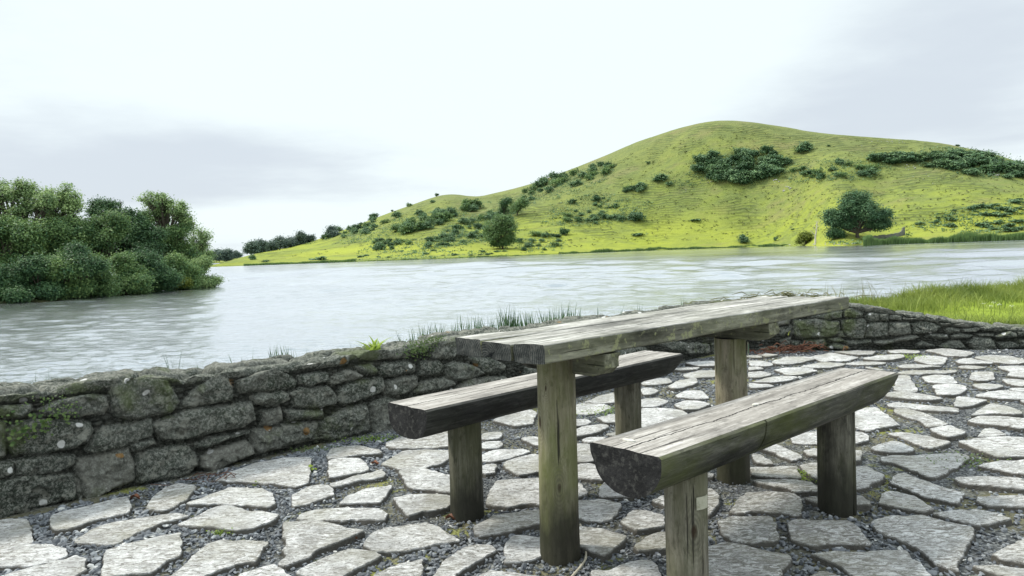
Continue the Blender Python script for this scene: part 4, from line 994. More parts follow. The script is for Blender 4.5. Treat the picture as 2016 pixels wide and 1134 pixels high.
# ------------------------------------------------------------------ tubes, blades, leaves
def tubes(paths, sides=5):
    """paths: list of (points (k,3), radii (k,)) -> V, F"""
    V, F, off = [], [], 0; an = np.linspace(0, 2 * math.pi, sides, endpoint=False)
    for P, r in paths:
        P = np.asarray(P, float); k = len(P); T = np.gradient(P, axis=0); T /= np.maximum(np.linalg.norm(T, axis=1), 1e-9)[:, None]
        up = np.where(np.abs(T[:, 2:3]) > .9, np.array([[1., 0, 0]]), np.array([[0, 0, 1.]])); a = np.cross(T, up); a /= np.linalg.norm(a, axis=1)[:, None]; b = np.cross(T, a)
        R_ = P[:, None] + np.asarray(r, float)[:, None, None] * (a[:, None] * np.cos(an)[None, :, None] + b[:, None] * np.sin(an)[None, :, None])
        V.append(R_.reshape(-1, 3)); i = np.arange(k - 1)[:, None] * sides; j = np.arange(sides)[None]; j2 = (j + 1) % sides
        F.append(np.stack([i + j, i + j2, i + sides + j2, i + sides + j], -1).reshape(-1, 4) + off); off += k * sides
    return np.concatenate(V), np.concatenate(F)
def leaves(P, size, g, up=0.3, aspect=0.6, outward=None):
    n = len(P); nrm = g.normal(size=(n, 3)); nrm /= np.linalg.norm(nrm, axis=1)[:, None]; nrm[:, 2] = np.abs(nrm[:, 2]) + up
    if outward is not None: nrm += outward * 0.9
    nrm /= np.linalg.norm(nrm, axis=1)[:, None]; a = np.cross(nrm, g.normal(size=(n, 3))); a /= np.linalg.norm(a, axis=1)[:, None]; b = np.cross(nrm, a)
    s = (size * g.uniform(.6, 1.3, n))[:, None]; a = a * s; b = b * s * aspect
    return np.stack([P - a * .5, P + b * .5 - a * .05, P + a * .5, P - b * .5 - a * .05], 1).reshape(-1, 3), np.arange(n * 4).reshape(n, 4)
def blades(name, base, h, wdt, g, mat, bend=0.5, lean=None, tintf=None, seg=4):
    n = len(base); az = g.uniform(0, 6.283, n); dr = np.c_[np.cos(az), np.sin(az), np.zeros(n)]
    if lean is not None: dr = dr * .6 + lean; 
    wa = g.uniform(0, 6.283, n); wv = np.c_[np.cos(wa), np.sin(wa), np.zeros(n)]; bd = bend * g.uniform(.2, 1.2, n); V = []
    for k in range(seg + 1):
        t = k / seg; c = base + dr * (bd * h * t * t)[:, None] + np.array([0, 0, 1]) * (h * (t - .22 * bd * t * t))[:, None]
        ww = (wdt * (1 - t ** 1.6) + .0002)[:, None] * .5; V += [c - wv * ww, c + wv * ww]
    V = np.stack(V, 1); i = np.arange(n)[:, None] * (2 * (seg + 1)); F = np.concatenate([np.stack([i[:, 0] + 2*k, i[:, 0] + 2*k + 1, i[:, 0] + 2*k + 3, i[:, 0] + 2*k + 2], -1) for k in range(seg)])
    tn = np.repeat(np.clip(g.normal(.5, .22, n) if tintf is None else tintf, 0, 1), 2 * (seg + 1))
    return mesh(name, V.reshape(-1, 3), [F], [mat], attrs={'tint': tn})
def crown_mesh(name, lobes, g, tips, per, size, spread, mat, centre, shell=(.62, 1.0), up=.3, low=-0.75):
    """clumps of leaves round branch tips; returns mesh, tips per lobe"""
    Ps, tn, out, tl = [], [], [], []
    for (c, r) in lobes:
        c = np.array(c, float); r = np.array(r, float); k = max(3, int(tips)); d = g.normal(size=(k, 3)); d /= np.linalg.norm(d, axis=1)[:, None]
        d[:, 2] = np.where(d[:, 2] < low, -d[:, 2], d[:, 2]); T = c + d * r * g.uniform(*shell, k)[:, None]; tl.append(T)
        m_ = np.maximum(3, (per * g.uniform(.5, 1.4, k)).astype(int)); idx = np.repeat(np.arange(k), m_)
        sp_ = spread * g.uniform(.7, 1.3, k)[idx]; Q = T[idx] + g.normal(size=(len(idx), 3)) * sp_[:, None] * [1, 1, .7]; Ps.append(Q)
        tb = np.clip(g.normal(.45, .28, k), 0, 1)[idx]; tn.append(np.clip(tb + g.normal(0, .14, len(idx)), 0, 1)); o_ = Q - c; out.append(o_ / np.maximum(np.linalg.norm(o_, axis=1), .01)[:, None] * .6)
    P = np.concatenate(Ps) - centre; V, F = leaves(P, size, g, up, outward=np.concatenate(out))
    return mesh(name, V, [F], [mat], smooth=False, attrs={'tint': np.repeat(np.concatenate(tn), 4)}), tl
def tree(name, base, lobes, mat, g, trunk_r=.2, tips=30, per=55, size=.18, spread=.35, label=None, cat='tree', group=None, shell=(.62, 1.0), trunkmat=None, low=-.75, fork=.35, wood_on=True, sides=6):
    base = np.array(base, float); root = empty(name, base, 0, label=label, cat=cat, group=group)
    cm, tl = crown_mesh('crown', lobes, g, tips, per, size, spread, mat, base, shell, low=low); link('crown', cm, root)
    if wood_on:
        top = np.mean([l[0] for l in lobes], axis=0) - base; fk = np.array([top[0] * .35, top[1] * .35, top[2] * fork]); paths = []
        paths.append(([(0, 0, -.3), (0, 0, .0), fk * .5 + g.normal(size=3) * [.1, .1, 0], fk], [trunk_r * 1.35, trunk_r * 1.1, trunk_r * .9, trunk_r * .75]))
        for (c, r), T in zip(lobes, tl):
            c = np.array(c) - base; st = fk + (0, 0, g.uniform(-.1, .15) * fk[2]); md = (st + c) / 2 + g.normal(size=3) * np.array(r) * .12 + [0, 0, -.1 * abs(c[2] - st[2])]
            paths.append(([st, md, c], [trunk_r * .6, trunk_r * .42, trunk_r * .28]))
            for q in T[:max(6, int(len(T) * .7))]:
                q = q - base; s = c if g.random() < .6 else (md + c) / 2; mm = (s + q) / 2 + g.normal(size=3) * np.array(r) * .08
                paths.append(([s, mm, q], [trunk_r * .20, trunk_r * .13, trunk_r * .05]))
        V, F = tubes(paths, sides); link('trunk', mesh('trunk', V, [F], [trunkmat or M_bark]), root)
    return root

# ------------------------------------------------------------------ lake bank behind the walls and the lawn
def bankz(off): return np.interp(off, [0.3, 0.6, 1.2, 2.6, 4.0], [0.26, 0.16, -0.45, -1.62, -2.2])
us = np.linspace(-7, L1_ + .6, 90); offs = np.linspace(0.31, 4.0, 24); U, O_ = np.meshgrid(us, offs, indexing='ij')
XY = WA + WD * U.ravel()[:, None] - WN * O_.ravel()[:, None]; z = bankz(O_.ravel()) + fbm(XY * 1.7, 3, 4) * .05
o = link('bank', mesh('bank', np.c_[XY, z], [grid_faces(90, 24)], [M_soil])); tag(o, kind='structure')
EDGE = np.array([(1.6, 7.6), (2.6, 8.0), (3.6, 8.7), (5.0, 9.5), (7, 10.6), (10, 12.2), (16, 14.5)])
def lawn_z(x, y):
    ye = np.interp(x, EDGE[:, 0], EDGE[:, 1]); d = ye - y
    return np.where(d > 0, 0.17 - 0.02 * np.clip(x - 3, 0, 6) + .05 * np.clip(1 - abs(d) , 0, 1), 0.2 + d * 0.95) 
xs = np.linspace(1.4, 16, 120); ys = np.linspace(0, 1, 60); Xl, Tl = np.meshgrid(xs, ys, indexing='ij')
yw = WC[1] + (Xl - WC[0]) * RD[1] / RD[0] + .36; ye = np.interp(Xl, EDGE[:, 0], EDGE[:, 1]) + 2.2
Yl = yw + (ye - yw) * Tl; Zl = lawn_z(Xl, Yl) + fbm(np.c_[Xl.ravel(), Yl.ravel()] * 1.5, 3, 8).reshape(Xl.shape) * .03
o = link('lawn', mesh('lawn', np.stack([Xl, Yl, Zl], -1).reshape(-1, 3), [grid_faces(120, 60)], [M_lawn])); tag(o, kind='structure')
g = np.random.default_rng(5)
# short turf
n = 30000; x = g.uniform(2.2, 9.5, n); ywl = WC[1] + (x - WC[0]) * RD[1] / RD[0] + .36; yel = np.interp(x, EDGE[:, 0], EDGE[:, 1]); y = ywl + (yel - ywl) * g.random(n)
o = link('turf', blades('turf', np.c_[x, y, lawn_z(x, y)], g.uniform(.02, .05, n), np.full(n, .006), g, M_grassb, .6, seg=2, tintf=g.normal(.95, .12, n))); tag(o, 'short bright green turf beyond the sloping end wall', 'grass', kind='stuff')
# tall rank grass along the lake edge
n = 26000; x = g.uniform(2.35, 10, n); yel = np.interp(x, EDGE[:, 0], EDGE[:, 1]); y = yel + g.normal(0.05, .38, n) - .12
hh = np.interp(x, [2.3, 3.2, 3.9, 4.8, 5.6, 10], [.08, .11, .13, .19, .21, .24]) * g.uniform(.5, 1.15, n) * (0.8 + .5 * fbm(np.c_[x, y] * 2.2, 3, 3))
cl_ = fbm(np.c_[x, y] * 1.3, 3, 77); tn = .70 + .6 * cl_ + g.normal(0, .16, n)
o = link('long_grass', blades('long_grass', np.c_[x, y, lawn_z(x, y)], np.abs(hh), np.full(n, .011), g, M_grassb, .75, tintf=tn, seg=4)); tag(o, 'tall rank green grass along the lake edge on the right', 'grass', kind='stuff')
# a fringe of grass at the back of the sloping wall
n = 5000; x = g.uniform(3.0, 9.5, n); y = WC[1] + (x - WC[0]) * RD[1] / RD[0] + .38 + np.abs(g.normal(0, .13, n))
o = link('wall_fringe_grass', blades('fringe', np.c_[x, y, lawn_z(x, y)], g.uniform(.06, .16, n) * np.interp(x, [3, 4.2, 9], [.8, 1.1, 1]), np.full(n, .008), g, M_grassb, .8, seg=3, tintf=g.normal(.5, .25, n))); tag(o, 'rough grass fringe growing right behind the sloping wall', 'grass', kind='stuff')
# thin flowering stems with seed heads against the water
n = 420; x = np.concatenate([g.uniform(2.4, 4.6, 300), g.uniform(4.6, 9, 120)]); y = np.interp(x, EDGE[:, 0], EDGE[:, 1]) + g.normal(.15, .25, n)
hh = np.interp(x, [2.4, 4.2, 5, 9], [.30, .38, .34, .34]) * g.uniform(.55, 1.15, n)
o = link('seeding_grass', blades('stems', np.c_[x, y, lawn_z(x, y)], hh, np.full(n, .006), g, M_drygr, .55, seg=5)); tag(o, 'thin seeding grass stems standing against the lake at right', 'grass', kind='stuff')
# white umbels among the grass
fl = [(1957, 595), (1950, 602), (1967, 599), (1935, 598), (1992, 602)]
for k, (px, py) in enumerate(fl):
    P = aty(px, py, 7.9); gz = float(lawn_z(P[0], P[1])); r_ = empty('cow_parsley', (P[0], P[1], gz), 0, label='white flowering weed standing in the long grass at the right edge', cat='wildflower', group='white wildflowers in the long grass')
    hh_ = max(.08, P[2] - gz); V, F = tubes([([(0, 0, 0), (.01, 0, hh_ * .6), (.0, .0, hh_)], [.004, .003, .002])], 4); link('stem', mesh('stem', V, [F], [M_grassb], attrs={'tint': np.full(len(V), .4)}), r_)
    Pq = g.normal(size=(16, 3)) * [.013, .013, .005] + [0, 0, hh_]; V, F = leaves(Pq, .009, g, 1.5, 1); link('flower', mesh('flower', V, [F], [M_flower], smooth=False), r_)

# reeds standing behind the lake wall
def wall_tuft(px, py, off=.55, nbl=10, spread=.05, wd_=.008, k=0):
    P = None
    O = WA - WN * off; u, ztop = plane_uv(px, py, O, WD); xy = O + WD * u; b = float(bankz(off)) - .02; gg = np.random.default_rng(500 + k)
    base = np.c_[gg.normal(0, spread, (nbl, 2)), np.zeros(nbl)]; h = (ztop + .02 - b) * gg.uniform(.8, 1.08, nbl)
    me = blades('reeds', base, h, np.full(nbl, wd_), gg, M_leafd, .16, seg=5); o = link('reed_tuft', me, None, (xy[0], xy[1], b))
    return tag(o, 'dark green reed tuft poking up behind the lake wall', 'reeds', 'reed tufts behind the lake wall')
REED = [(815, 650, 12), (838, 644, 12), (862, 640, 10), (898, 636, 12), (915, 628, 14), (935, 628, 12), (958, 626, 12), (975, 630, 9), (990, 610, 16), (1003, 612, 16), (1010, 618, 10), (1030, 620, 14), (1043, 618, 14), (1062, 622, 9), (1078, 612, 12), (1092, 612, 12), (1113, 602, 14), (1130, 608, 12),
        (545, 687, 10), (560, 688, 9), (575, 690, 8), (505, 690, 4), (345, 697, 4), (389, 712, 2), (88, 730, 3), (60, 738, 3), (20, 748, 4), (100, 738, 3), (440, 703, 3), (650, 684, 3), (1180, 600, 5), (1225, 604, 4), (1260, 596, 4), (1345, 578, 4), (1335, 596, 4), (700, 676, 4), (470, 698, 4), (780, 662, 5)]
for k, (px, py, nb_) in enumerate(REED): wall_tuft(px, py, nbl=int(nb_ * 2.0), spread=.03 if nb_ > 5 else .018, wd_=.017 if nb_ > 5 else .009, k=k)

# ------------------------------------------------------------------ small plants and litter on the patio
def on_wall(px, py, off=0.0):
    u, z = plane_uv(px, py, WA + WN * off, WD); P = WA + WN * off + WD * u; return np.array([P[0], P[1], z])
def leafy(name, pos, n, size, sx, mat, label, cat, seed, group=None, up=.6, tint=(.5, .2), parent=None):
    gg = np.random.default_rng(seed); P = gg.normal(size=(n, 3)) * sx; V, F = leaves(P, size, gg, up, .75)
    o = link(name, mesh(name, V, [F], [mat], smooth=False, attrs={'tint': np.repeat(np.clip(gg.normal(*tint, n), 0, 1), 4)}), parent, pos); 
    if label: tag(o, label, None if name == 'moss' else cat, group, 'stuff' if name == 'moss' else None)
    return o
u_, z_ = plane_uv(738, 697, WA - WN * .10, WD); P = WA - WN * .10 + WD * u_
gg = np.random.default_rng(8); base = np.zeros((16, 3)); base[:, :2] = gg.normal(0, .02, (16, 2))
o = link('dock_weed', blades('dock', base, gg.uniform(.06, .11, 16), np.full(16, .028), gg, M_weed, 1.6, seg=5, tintf=gg.normal(.75, .15, 16)), None, (P[0], P[1], .455)); tag(o, 'bright green broad leaved weed rooted on top of the lake wall', 'weed')
ax = [WD[0], WD[1]]
def wall_creeper(px, py, n, wdt, hgt, size, mat, label, seed):
    gg = np.random.default_rng(seed); p0 = on_wall(px, py, .01); a = gg.normal(0, wdt, n); b = gg.normal(0, hgt, n); P = np.c_[WD[0] * a + WN[0] * gg.uniform(0, .025, n), WD[1] * a + WN[1] * gg.uniform(0, .025, n), b]
    V, F = leaves(P, size, gg, .2, .85, outward=np.tile(np.array([WN[0], WN[1], .2]) * 1.2, (n, 1)))
    o = link('creeper', mesh('creeper', V, [F], [mat], smooth=False, attrs={'tint': np.repeat(np.clip(gg.normal(.5, .25, n), 0, 1), 4)}), None, p0); return tag(o, label, 'creeper')
wall_creeper(822, 684, 420, .055, .028, .011, M_ivy, 'small leaved creeper mat spilling over the wall top left of the table', 9)
wall_creeper(852, 668, 160, .05, .012, .010, M_ivy, 'thin green creeper strip on the wall top just left of the table', 19)
wall_creeper(60, 838, 70, .07, .035, .017, M_ivy, 'trailing round leaved creeper on the wall face at the far left', 10)
wall_creeper(115, 820, 60, .055, .022, .014, M_ivy, 'yellow green creeper leaves in a wall joint below the white lichen', 11)
wall_creeper(100, 790, 50, .05, .02, .010, M_ivy, 'sparse stringy creeper across the second course at the far left', 12)
def ground_patch(name, px, py, n, sx, size, mat, label, cat, seed, tint=(.5, .2)):
    p = onz(px, py, .012); return leafy(name, p, n, size, sx, mat, label, cat, seed, tint=tint)
ground_patch('moss', 735, 864, 500, (.08, .035, .006), .010, M_weed, 'green moss strip at the foot of the wall by the log bench', 'moss', 21, (.35, .2))
ground_patch('moss', 440, 1048, 260, (.025, .010, .006), .008, M_weed, 'small yellow green moss cushion in the chippings at lower left', 'moss', 22, (.7, .2))
ground_patch('moss', 625, 884, 350, (.08, .03, .006), .009, M_ivy, 'dull olive moss along the wall foot left of the log bench', 'moss', 23)
ground_patch('moss', 1584, 937, 260, (.03, .05, .006), .009, M_weed, 'yellow moss between slabs left of the split bench post', 'moss', 24, (.6, .2))
ground_patch('moss', 1885, 905, 500, (.09, .06, .005), .010, M_ivy, 'brownish moss in the wide joint at the right of the patio', 'moss', 25, (.7, .2))
ground_patch('moss', 1180, 808, 500, (.09, .06, .005), .010, M_weed, 'mossy joint seen between the table post and the far bench post', 'moss', 26, (.4, .2))
ground_patch('moss', 1792, 703, 300, (.07, .06, .008), .012, M_weed, 'ochre moss cushion near the foot of the sloping wall', 'moss', 27, (.75, .2))
ground_patch('seedling', 612, 924, 22, (.010, .008, .012), .022, M_weed, 'small bright seedling beside the large pale slab near the wall', 'weed', 28, (.8, .1))
ground_patch('seedling', 506, 953, 12, (.007, .006, .008), .018, M_weed, 'tiny yellow green seedling below the large pale slab near the wall', 'weed', 29, (.9, .1))
def litter(name, pos, n, sx, ln_, r_, seed, label, cat, mat=M_brown, lift=.02, ax_=None):
    gg = np.random.default_rng(seed); paths = []
    for k in range(n):
        c = gg.normal(size=3) * sx; c[2] = abs(c[2]); a = gg.uniform(0, 6.28) if ax_ is None else ax_ + gg.normal(0, .5); d = np.array([math.cos(a), math.sin(a), gg.normal(0, .15)]) * ln_ * gg.uniform(.4, 1.2)
        paths.append(([c - d / 2, c + gg.normal(size=3) * ln_ * .12 + [0, 0, lift * .5], c + d / 2], [r_ * .6, r_, r_ * .4]))
    V, F = tubes(paths, 4); V[:, 2] = np.maximum(V[:, 2], 0.0)
    o = link(name, mesh(name, V, [F], [mat], attrs={'tint': np.repeat(np.clip(gg.normal(.45, .25, n), 0, 1), 12)}), None, pos); return tag(o, label, None, None, 'stuff')
litter('dead_fronds', onz(1556, 694, .01), 90, (.17, .045, .028), .12, .0045, 31, 'heap of reddish brown dead fronds at the foot of the corner of the walls', 'dead leaves', ax_=-.1)
u_, z_ = plane_uv(1540, 583, WC - RN * .2, RD); P = WC - RN * .2 + RD * u_
litter('dry_rushes', (P[0], P[1], .44), 170, (.26, .06, .035), .16, .0045, 32, 'heap of dry straw coloured rushes lying on the wall top behind the table end', 'dead rushes', mat=M_drygr, ax_=0)
litter('dead_fronds', onz(440, 945, .008), 26, (.10, .03, .008), .09, .002, 33, 'scatter of thin brown stalks at the wall foot beside the large pale slab', 'dead leaves', ax_=.7)
for (px, py, lb_, sd_) in ((266, 985, 'curled orange dead leaf lying in the chippings near the wall', 41), (693, 1065, 'small straw coloured leaf between slabs left of the posts', 42), (887, 1026, 'rust coloured leaf lying against the foot of the left bench post', 43), (738, 918, 'pinkish withered leaf scrap between two narrow slabs', 44)):
    gg = np.random.default_rng(sd_); xs = np.linspace(-1, 1, 7); ys = np.linspace(-1, 1, 5); Xq, Yq = np.meshgrid(xs, ys, indexing='ij')
    V = np.c_[Xq.ravel() * .022, Yq.ravel() * .011 * (1 - .85 * Xq.ravel() ** 2), .012 + .010 * (Yq.ravel() ** 2) + .006 * np.cos(Xq.ravel() * 3) + gg.normal(0, .0012, Xq.size)]
    a = gg.uniform(-.6, .6); V[:, :2] = V[:, :2] @ np.array([[math.cos(a), math.sin(a)], [-math.sin(a), math.cos(a)]])
    V = np.concatenate([V, V - [0, 0, .0012]]); F = grid_faces(7, 5); o = link('fallen_leaf', mesh('leaf', V, [np.concatenate([F, F[:, ::-1] + 35])], [M_brown], attrs={'tint': np.full(len(V), .8 if sd_ != 43 else .5)}), None, onz(px, py, 0)); tag(o, lb_, 'leaf')
tw = [onz(*q, .012) for q in ((1143, 1032), (1149, 1052), (1154, 1075), (1154, 1098), (1143, 1116), (1130, 1131), (1112, 1150), (1095, 1162))]
tw = np.array(tw); fine = np.c_[[np.interp(np.linspace(0, 7, 40), np.arange(8), tw[:, k]) for k in range(3)]].T; fine[:, :2] += fbm(fine * 20, 2, 4)[:, None] * .003
for _ in range(3): fine[1:-1] = .25 * fine[:-2] + .5 * fine[1:-1] + .25 * fine[2:]
V, F = tubes([(fine, .0042 + .0012 * vnoise(fine * 60))], 8); o = link('stick', mesh('stick', V, [F], [Mat('pale peeled stick', .7).color((.36, .33, .26)).m])); tag(o, 'pale curved stick lying at the foot of the near table post', 'stick')

# ------------------------------------------------------------------ wooded point on the left
def pt(px, py, Y): return aty(px, py, Y)
ISH = [(-420, 662), (-300, 640), (-150, 612), (0, 596), (90, 592), (200, 582), (300, 572), (380, 564), (415, 559)]
ip = np.array([onz(a, b, WATER)[:2] for a, b in ISH])
k_ = np.linspace(0, 1, 60); xs = np.interp(k_, np.linspace(0, 1, len(ip)), ip[:, 0]); ys = np.interp(k_, np.linspace(0, 1, len(ip)), ip[:, 1])
dn = np.gradient(np.c_[xs, ys], axis=0); dn /= np.linalg.norm(dn, axis=1)[:, None]; nb_ = np.c_[-dn[:, 1], dn[:, 0]]
offs = np.array([-1.2, 0, .6, 2, 5, 10, 16, 22]); hz = np.array([-.6, -.12, .02, .22, .6, 1.0, .8, -.6]); taper = np.clip((1 - k_) * 6, .08, 1)
V = np.stack([np.c_[xs + nb_[:, 0] * o_ * (taper if o_ > 0 else 1), ys + nb_[:, 1] * o_ * (taper if o_ > 0 else 1), WATER + h_ * (taper if h_ > 0 else 1) + 0 * xs] for o_, h_ in zip(offs, hz)], 1)
o = link('wooded_point', mesh('point', V.reshape(-1, 3), [grid_faces(60, 8)], [M_soil])); tag(o, kind='structure')
g = np.random.default_rng(12)
def split(c, r, gg, n=6, f=1.0):
    out = []
    for k in range(n):
        d = gg.normal(size=3); d /= np.linalg.norm(d); out.append((c + d * r * gg.uniform(.35, .75), r * f * gg.uniform(.42, .64)))
    return out
def wtree(name, bx, Y, crowns, mat, seed, label, tr=.2, tips=30, per=60, size=.17, spread=.32, low=-.75, shell=(.6, 1.0), fork=.4, cat='tree', depth=1.0, group=None, trunkmat=None, base_up=.5, sides=6):
    """crowns in photo pixels (cx, cy, rx, ry) at the tree's own distance Y"""
    gg = np.random.default_rng(seed); b = pt(bx, 520, Y); base = (b[0], b[1], WATER + base_up); lobes = []
    for q in crowns:
        cx, cy, rx, ry = q[:4]; dy = q[4] if len(q) > 4 else gg.uniform(-.8, .8); c = pt(cx, cy, Y + dy); s = Y / F_PX
        lobes += split(c, np.array([rx * s, (rx + ry) * .5 * s * depth, ry * s]), gg, 5 if name == 'ash_tree' else 6, .78 if name == 'ash_tree' else 1.0)
    if name == 'ash_tree': shell = (.75, 1.45); per = int(per * .85); spread *= .8
    tips = int(tips * .38)
    return tree(name, base, lobes, mat, gg, tr, tips, per, size, spread, label, cat, group, shell, low=low, fork=fork, trunkmat=trunkmat, sides=sides)
wtree('ash_tree', 40, 63, [(5, 384, 34, 28), (48, 381, 34, 24), (28, 420, 40, 28), (-25, 400, 34, 35), (85, 398, 26, 22)], M_ash, 201, 'tall airy ash tree at the left edge of the picture on the wooded point', .26, 34, 60, .19, .30, shell=(.7, 1.0))
wtree('ash_tree', 118, 65, [(112, 389, 32, 24), (140, 407, 22, 22), (100, 425, 30, 24), (135, 440, 24, 18)], M_ash, 202, 'rounded pale ash crown second from the left on the wooded point', .24, 32, 58, .19, .28, shell=(.68, 1.0))
wtree('ivy_clad_tree', 198, 70, [(192, 402, 17, 12), (212, 405, 14, 12), (199, 425, 8, 20), (180, 418, 12, 12), (198, 450, 14, 20)], M_leafd, 203, 'thin topped tree with an ivy clad stem against the grey sky', .2, 20, 38, .16, .25, shell=(.5, 1.05))
wtree('dying_tree', 240, 72, [(232, 404, 12, 10), (243, 418, 12, 10), (222, 415, 12, 12)], M_leafd, 204, 'nearly bare dying tree with forked twigs in the gap of the wood', .16, 16, 9, .12, .18, shell=(.5, 1.1), trunkmat=M_bark)
wtree('ash_tree', 332, 74, [(298, 404, 26, 20), (326, 398, 24, 17), (350, 414, 22, 20), (318, 425, 32, 18), (366, 440, 18, 18), (290, 430, 20, 16)], M_ash, 205, 'large domed ash tree with visible forking limbs near the tip of the point', .26, 34, 52, .18, .26, shell=(.72, 1.0), fork=.62)
wtree('willow_tree', 378, 77, [(393, 462, 20, 15), (408, 472, 14, 13), (399, 490, 16, 12), (385, 478, 15, 13), (408, 502, 9, 7)], M_ash, 206, 'slender see-through tree leaning out over the water at the tip of the point', .13, 26, 20, .16, .24, shell=(.7, 1.05), fork=.3)
wtree('broadleaf_tree', 200, 66, [(178, 455, 34, 30), (212, 470, 34, 32), (160, 490, 32, 30), (225, 440, 22, 20)], M_willow, 207, 'dense dark tree in the middle of the wood below the ivy clad tree', .24, 44, 70, .18, .34)
wtree('broadleaf_tree', 262, 70, [(248, 442, 32, 24), (282, 452, 34, 26), (258, 478, 36, 30), (300, 480, 30, 28), (232, 460, 20, 24)], M_leafd, 208, 'dense dark tree left of the domed ash on the point', .24, 44, 66, .19, .34)
wtree('broadleaf_tree', 120, 63, [(115, 460, 40, 28), (150, 450, 30, 22), (90, 478, 40, 30), (140, 488, 34, 26)], M_willow, 209, 'broad mid green tree below the two tallest ash crowns', .26, 44, 70, .18, .34)
wtree('broadleaf_tree', 30, 60, [(22, 455, 42, 30), (-15, 475, 40, 40), (55, 470, 34, 32), (20, 505, 44, 32), (-50, 430, 40, 50)], M_willow, 210, 'broad tree at the far left edge with foliage down to the bank', .28, 46, 74, .18, .36)
wtree('broadleaf_tree', 345, 74, [(338, 475, 30, 26), (362, 490, 26, 26), (378, 512, 22, 20), (320, 495, 28, 26), (352, 462, 22, 16)], M_willow, 211, 'leafy tree below the domed ash near the tip of the point', .2, 40, 60, .17, .30)
wtree('broadleaf_tree', -90, 60, [(-100, 420, 50, 50), (-70, 470, 50, 50), (-130, 480, 50, 50), (-90, 520, 60, 40)], M_willow, 212, 'wood continuing beyond the left edge of the picture', .28, 40, 70, .2, .4, group='trees beyond the left edge')
wtree('broadleaf_tree', 235, 69, [(225, 505, 44, 30), (262, 515, 40, 30), (200, 515, 36, 28), (290, 505, 34, 28)], M_leafd, 213, 'shadowy tree filling the gap behind the middle willows', .2, 60, 70, .18, .34, low=-.95)
wtree('broadleaf_tree', 80, 64, [(60, 510, 50, 32), (105, 515, 44, 30), (20, 520, 44, 30), (150, 520, 36, 28)], M_leafd, 214, 'shadowy tree behind the willows on the left of the bank', .2, 60, 70, .18, .34, low=-.95)
wtree('broadleaf_tree', 340, 76, [(330, 515, 40, 26), (365, 522, 26, 20), (310, 500, 30, 26)], M_willow, 215, 'leafy tree behind the willows nearest the tip', .18, 60, 60, .18, .32, low=-.95)
for k, (bx, Y) in enumerate(((-180, 58), (-280, 56), (-370, 53))):
    wtree('broadleaf_tree', bx, Y, [(bx, 430, 60, 45), (bx + 30, 490, 60, 50), (bx - 40, 500, 60, 55), (bx, 560, 60, 40)], M_willow, 230 + k, 'wood continuing beyond the left edge of the picture', .28, 30, 60, .24, .45, group='trees beyond the left edge')
for k, (bx, Y, cr, mt, lb_) in enumerate([
    (20, 53.2, [(5, 545, 36, 34), (35, 556, 28, 28), (-30, 550, 36, 34), (10, 572, 34, 14)], M_leafd, 'dark waterside willow at the far left corner of the wood'),
    (75, 54.5, [(68, 530, 30, 26), (90, 548, 30, 28), (62, 562, 28, 20), (100, 566, 28, 18)], M_leafd, 'rounded willow overhanging the water, second along the bank'),
    (130, 56, [(115, 518, 34, 20), (140, 530, 36, 26), (122, 553, 36, 26), (155, 560, 30, 18)], M_willow, 'large pale topped willow at the middle of the bank'),
    (190, 58, [(175, 520, 28, 20), (192, 540, 30, 28), (205, 560, 26, 16), (170, 563, 26, 14)], M_willow, 'willow with a high rounded top right of the pale topped willow'),
    (245, 61, [(240, 520, 26, 24), (258, 540, 28, 24), (232, 556, 26, 14), (272, 557, 22, 12)], M_willow, 'rounded mid green willow facing the water below the dark trees'),
    (300, 64, [(290, 515, 28, 22), (312, 530, 30, 26), (285, 545, 26, 18), (325, 550, 26, 14)], M_leafd, 'dense willow under the domed ash'),
    (350, 68, [(345, 522, 24, 20), (365, 538, 24, 18), (338, 545, 22, 14)], M_willow, 'smaller willow third from the tip of the point'),
    (385, 71, [(385, 530, 20, 14), (398, 515, 14, 10), (375, 548, 18, 9)], M_ash, 'low willow with drooping leaves near the tip of the point'),
    (150, 55.8, [(150, 500, 14, 14), (148, 515, 16, 14)], M_leafd, 'narrow dark shrub standing above the willows')]):
    cr = cr + [(cr[0][0] + dx, cr[-1][1] + 8, 20, 10) for dx in (-18, 8, 30)]; wtree('willow_shrub', bx, Y, cr, mt, 300 + k, lb_, .10, 44, 62, .15, .26, low=-.95, shell=(.55, 1.0), fork=.25, cat='shrub', base_up=.25)
for k, (bx, Y, cr, mt, lb_) in enumerate([(330, 66.0, [(300, 563, 24, 7), (330, 560, 26, 8), (355, 557, 20, 7)], M_yellow, 'low yellow green bramble fringe at the water below the willows'),
    (400, 72.5, [(395, 555, 16, 6), (410, 557, 8, 4)], M_yellow, 'yellowish low shrub at the very tip of the point'), (240, 61.5, [(215, 572, 24, 6), (250, 570, 22, 6), (180, 577, 24, 6)], M_leafd, 'dark low branches trailing in the water at the middle of the bank')]):
    wtree('bramble', bx, Y, cr, mt, 330 + k, lb_, .05, 30, 50, .13, .2, low=-.2, fork=.2, cat='shrub', base_up=.1)

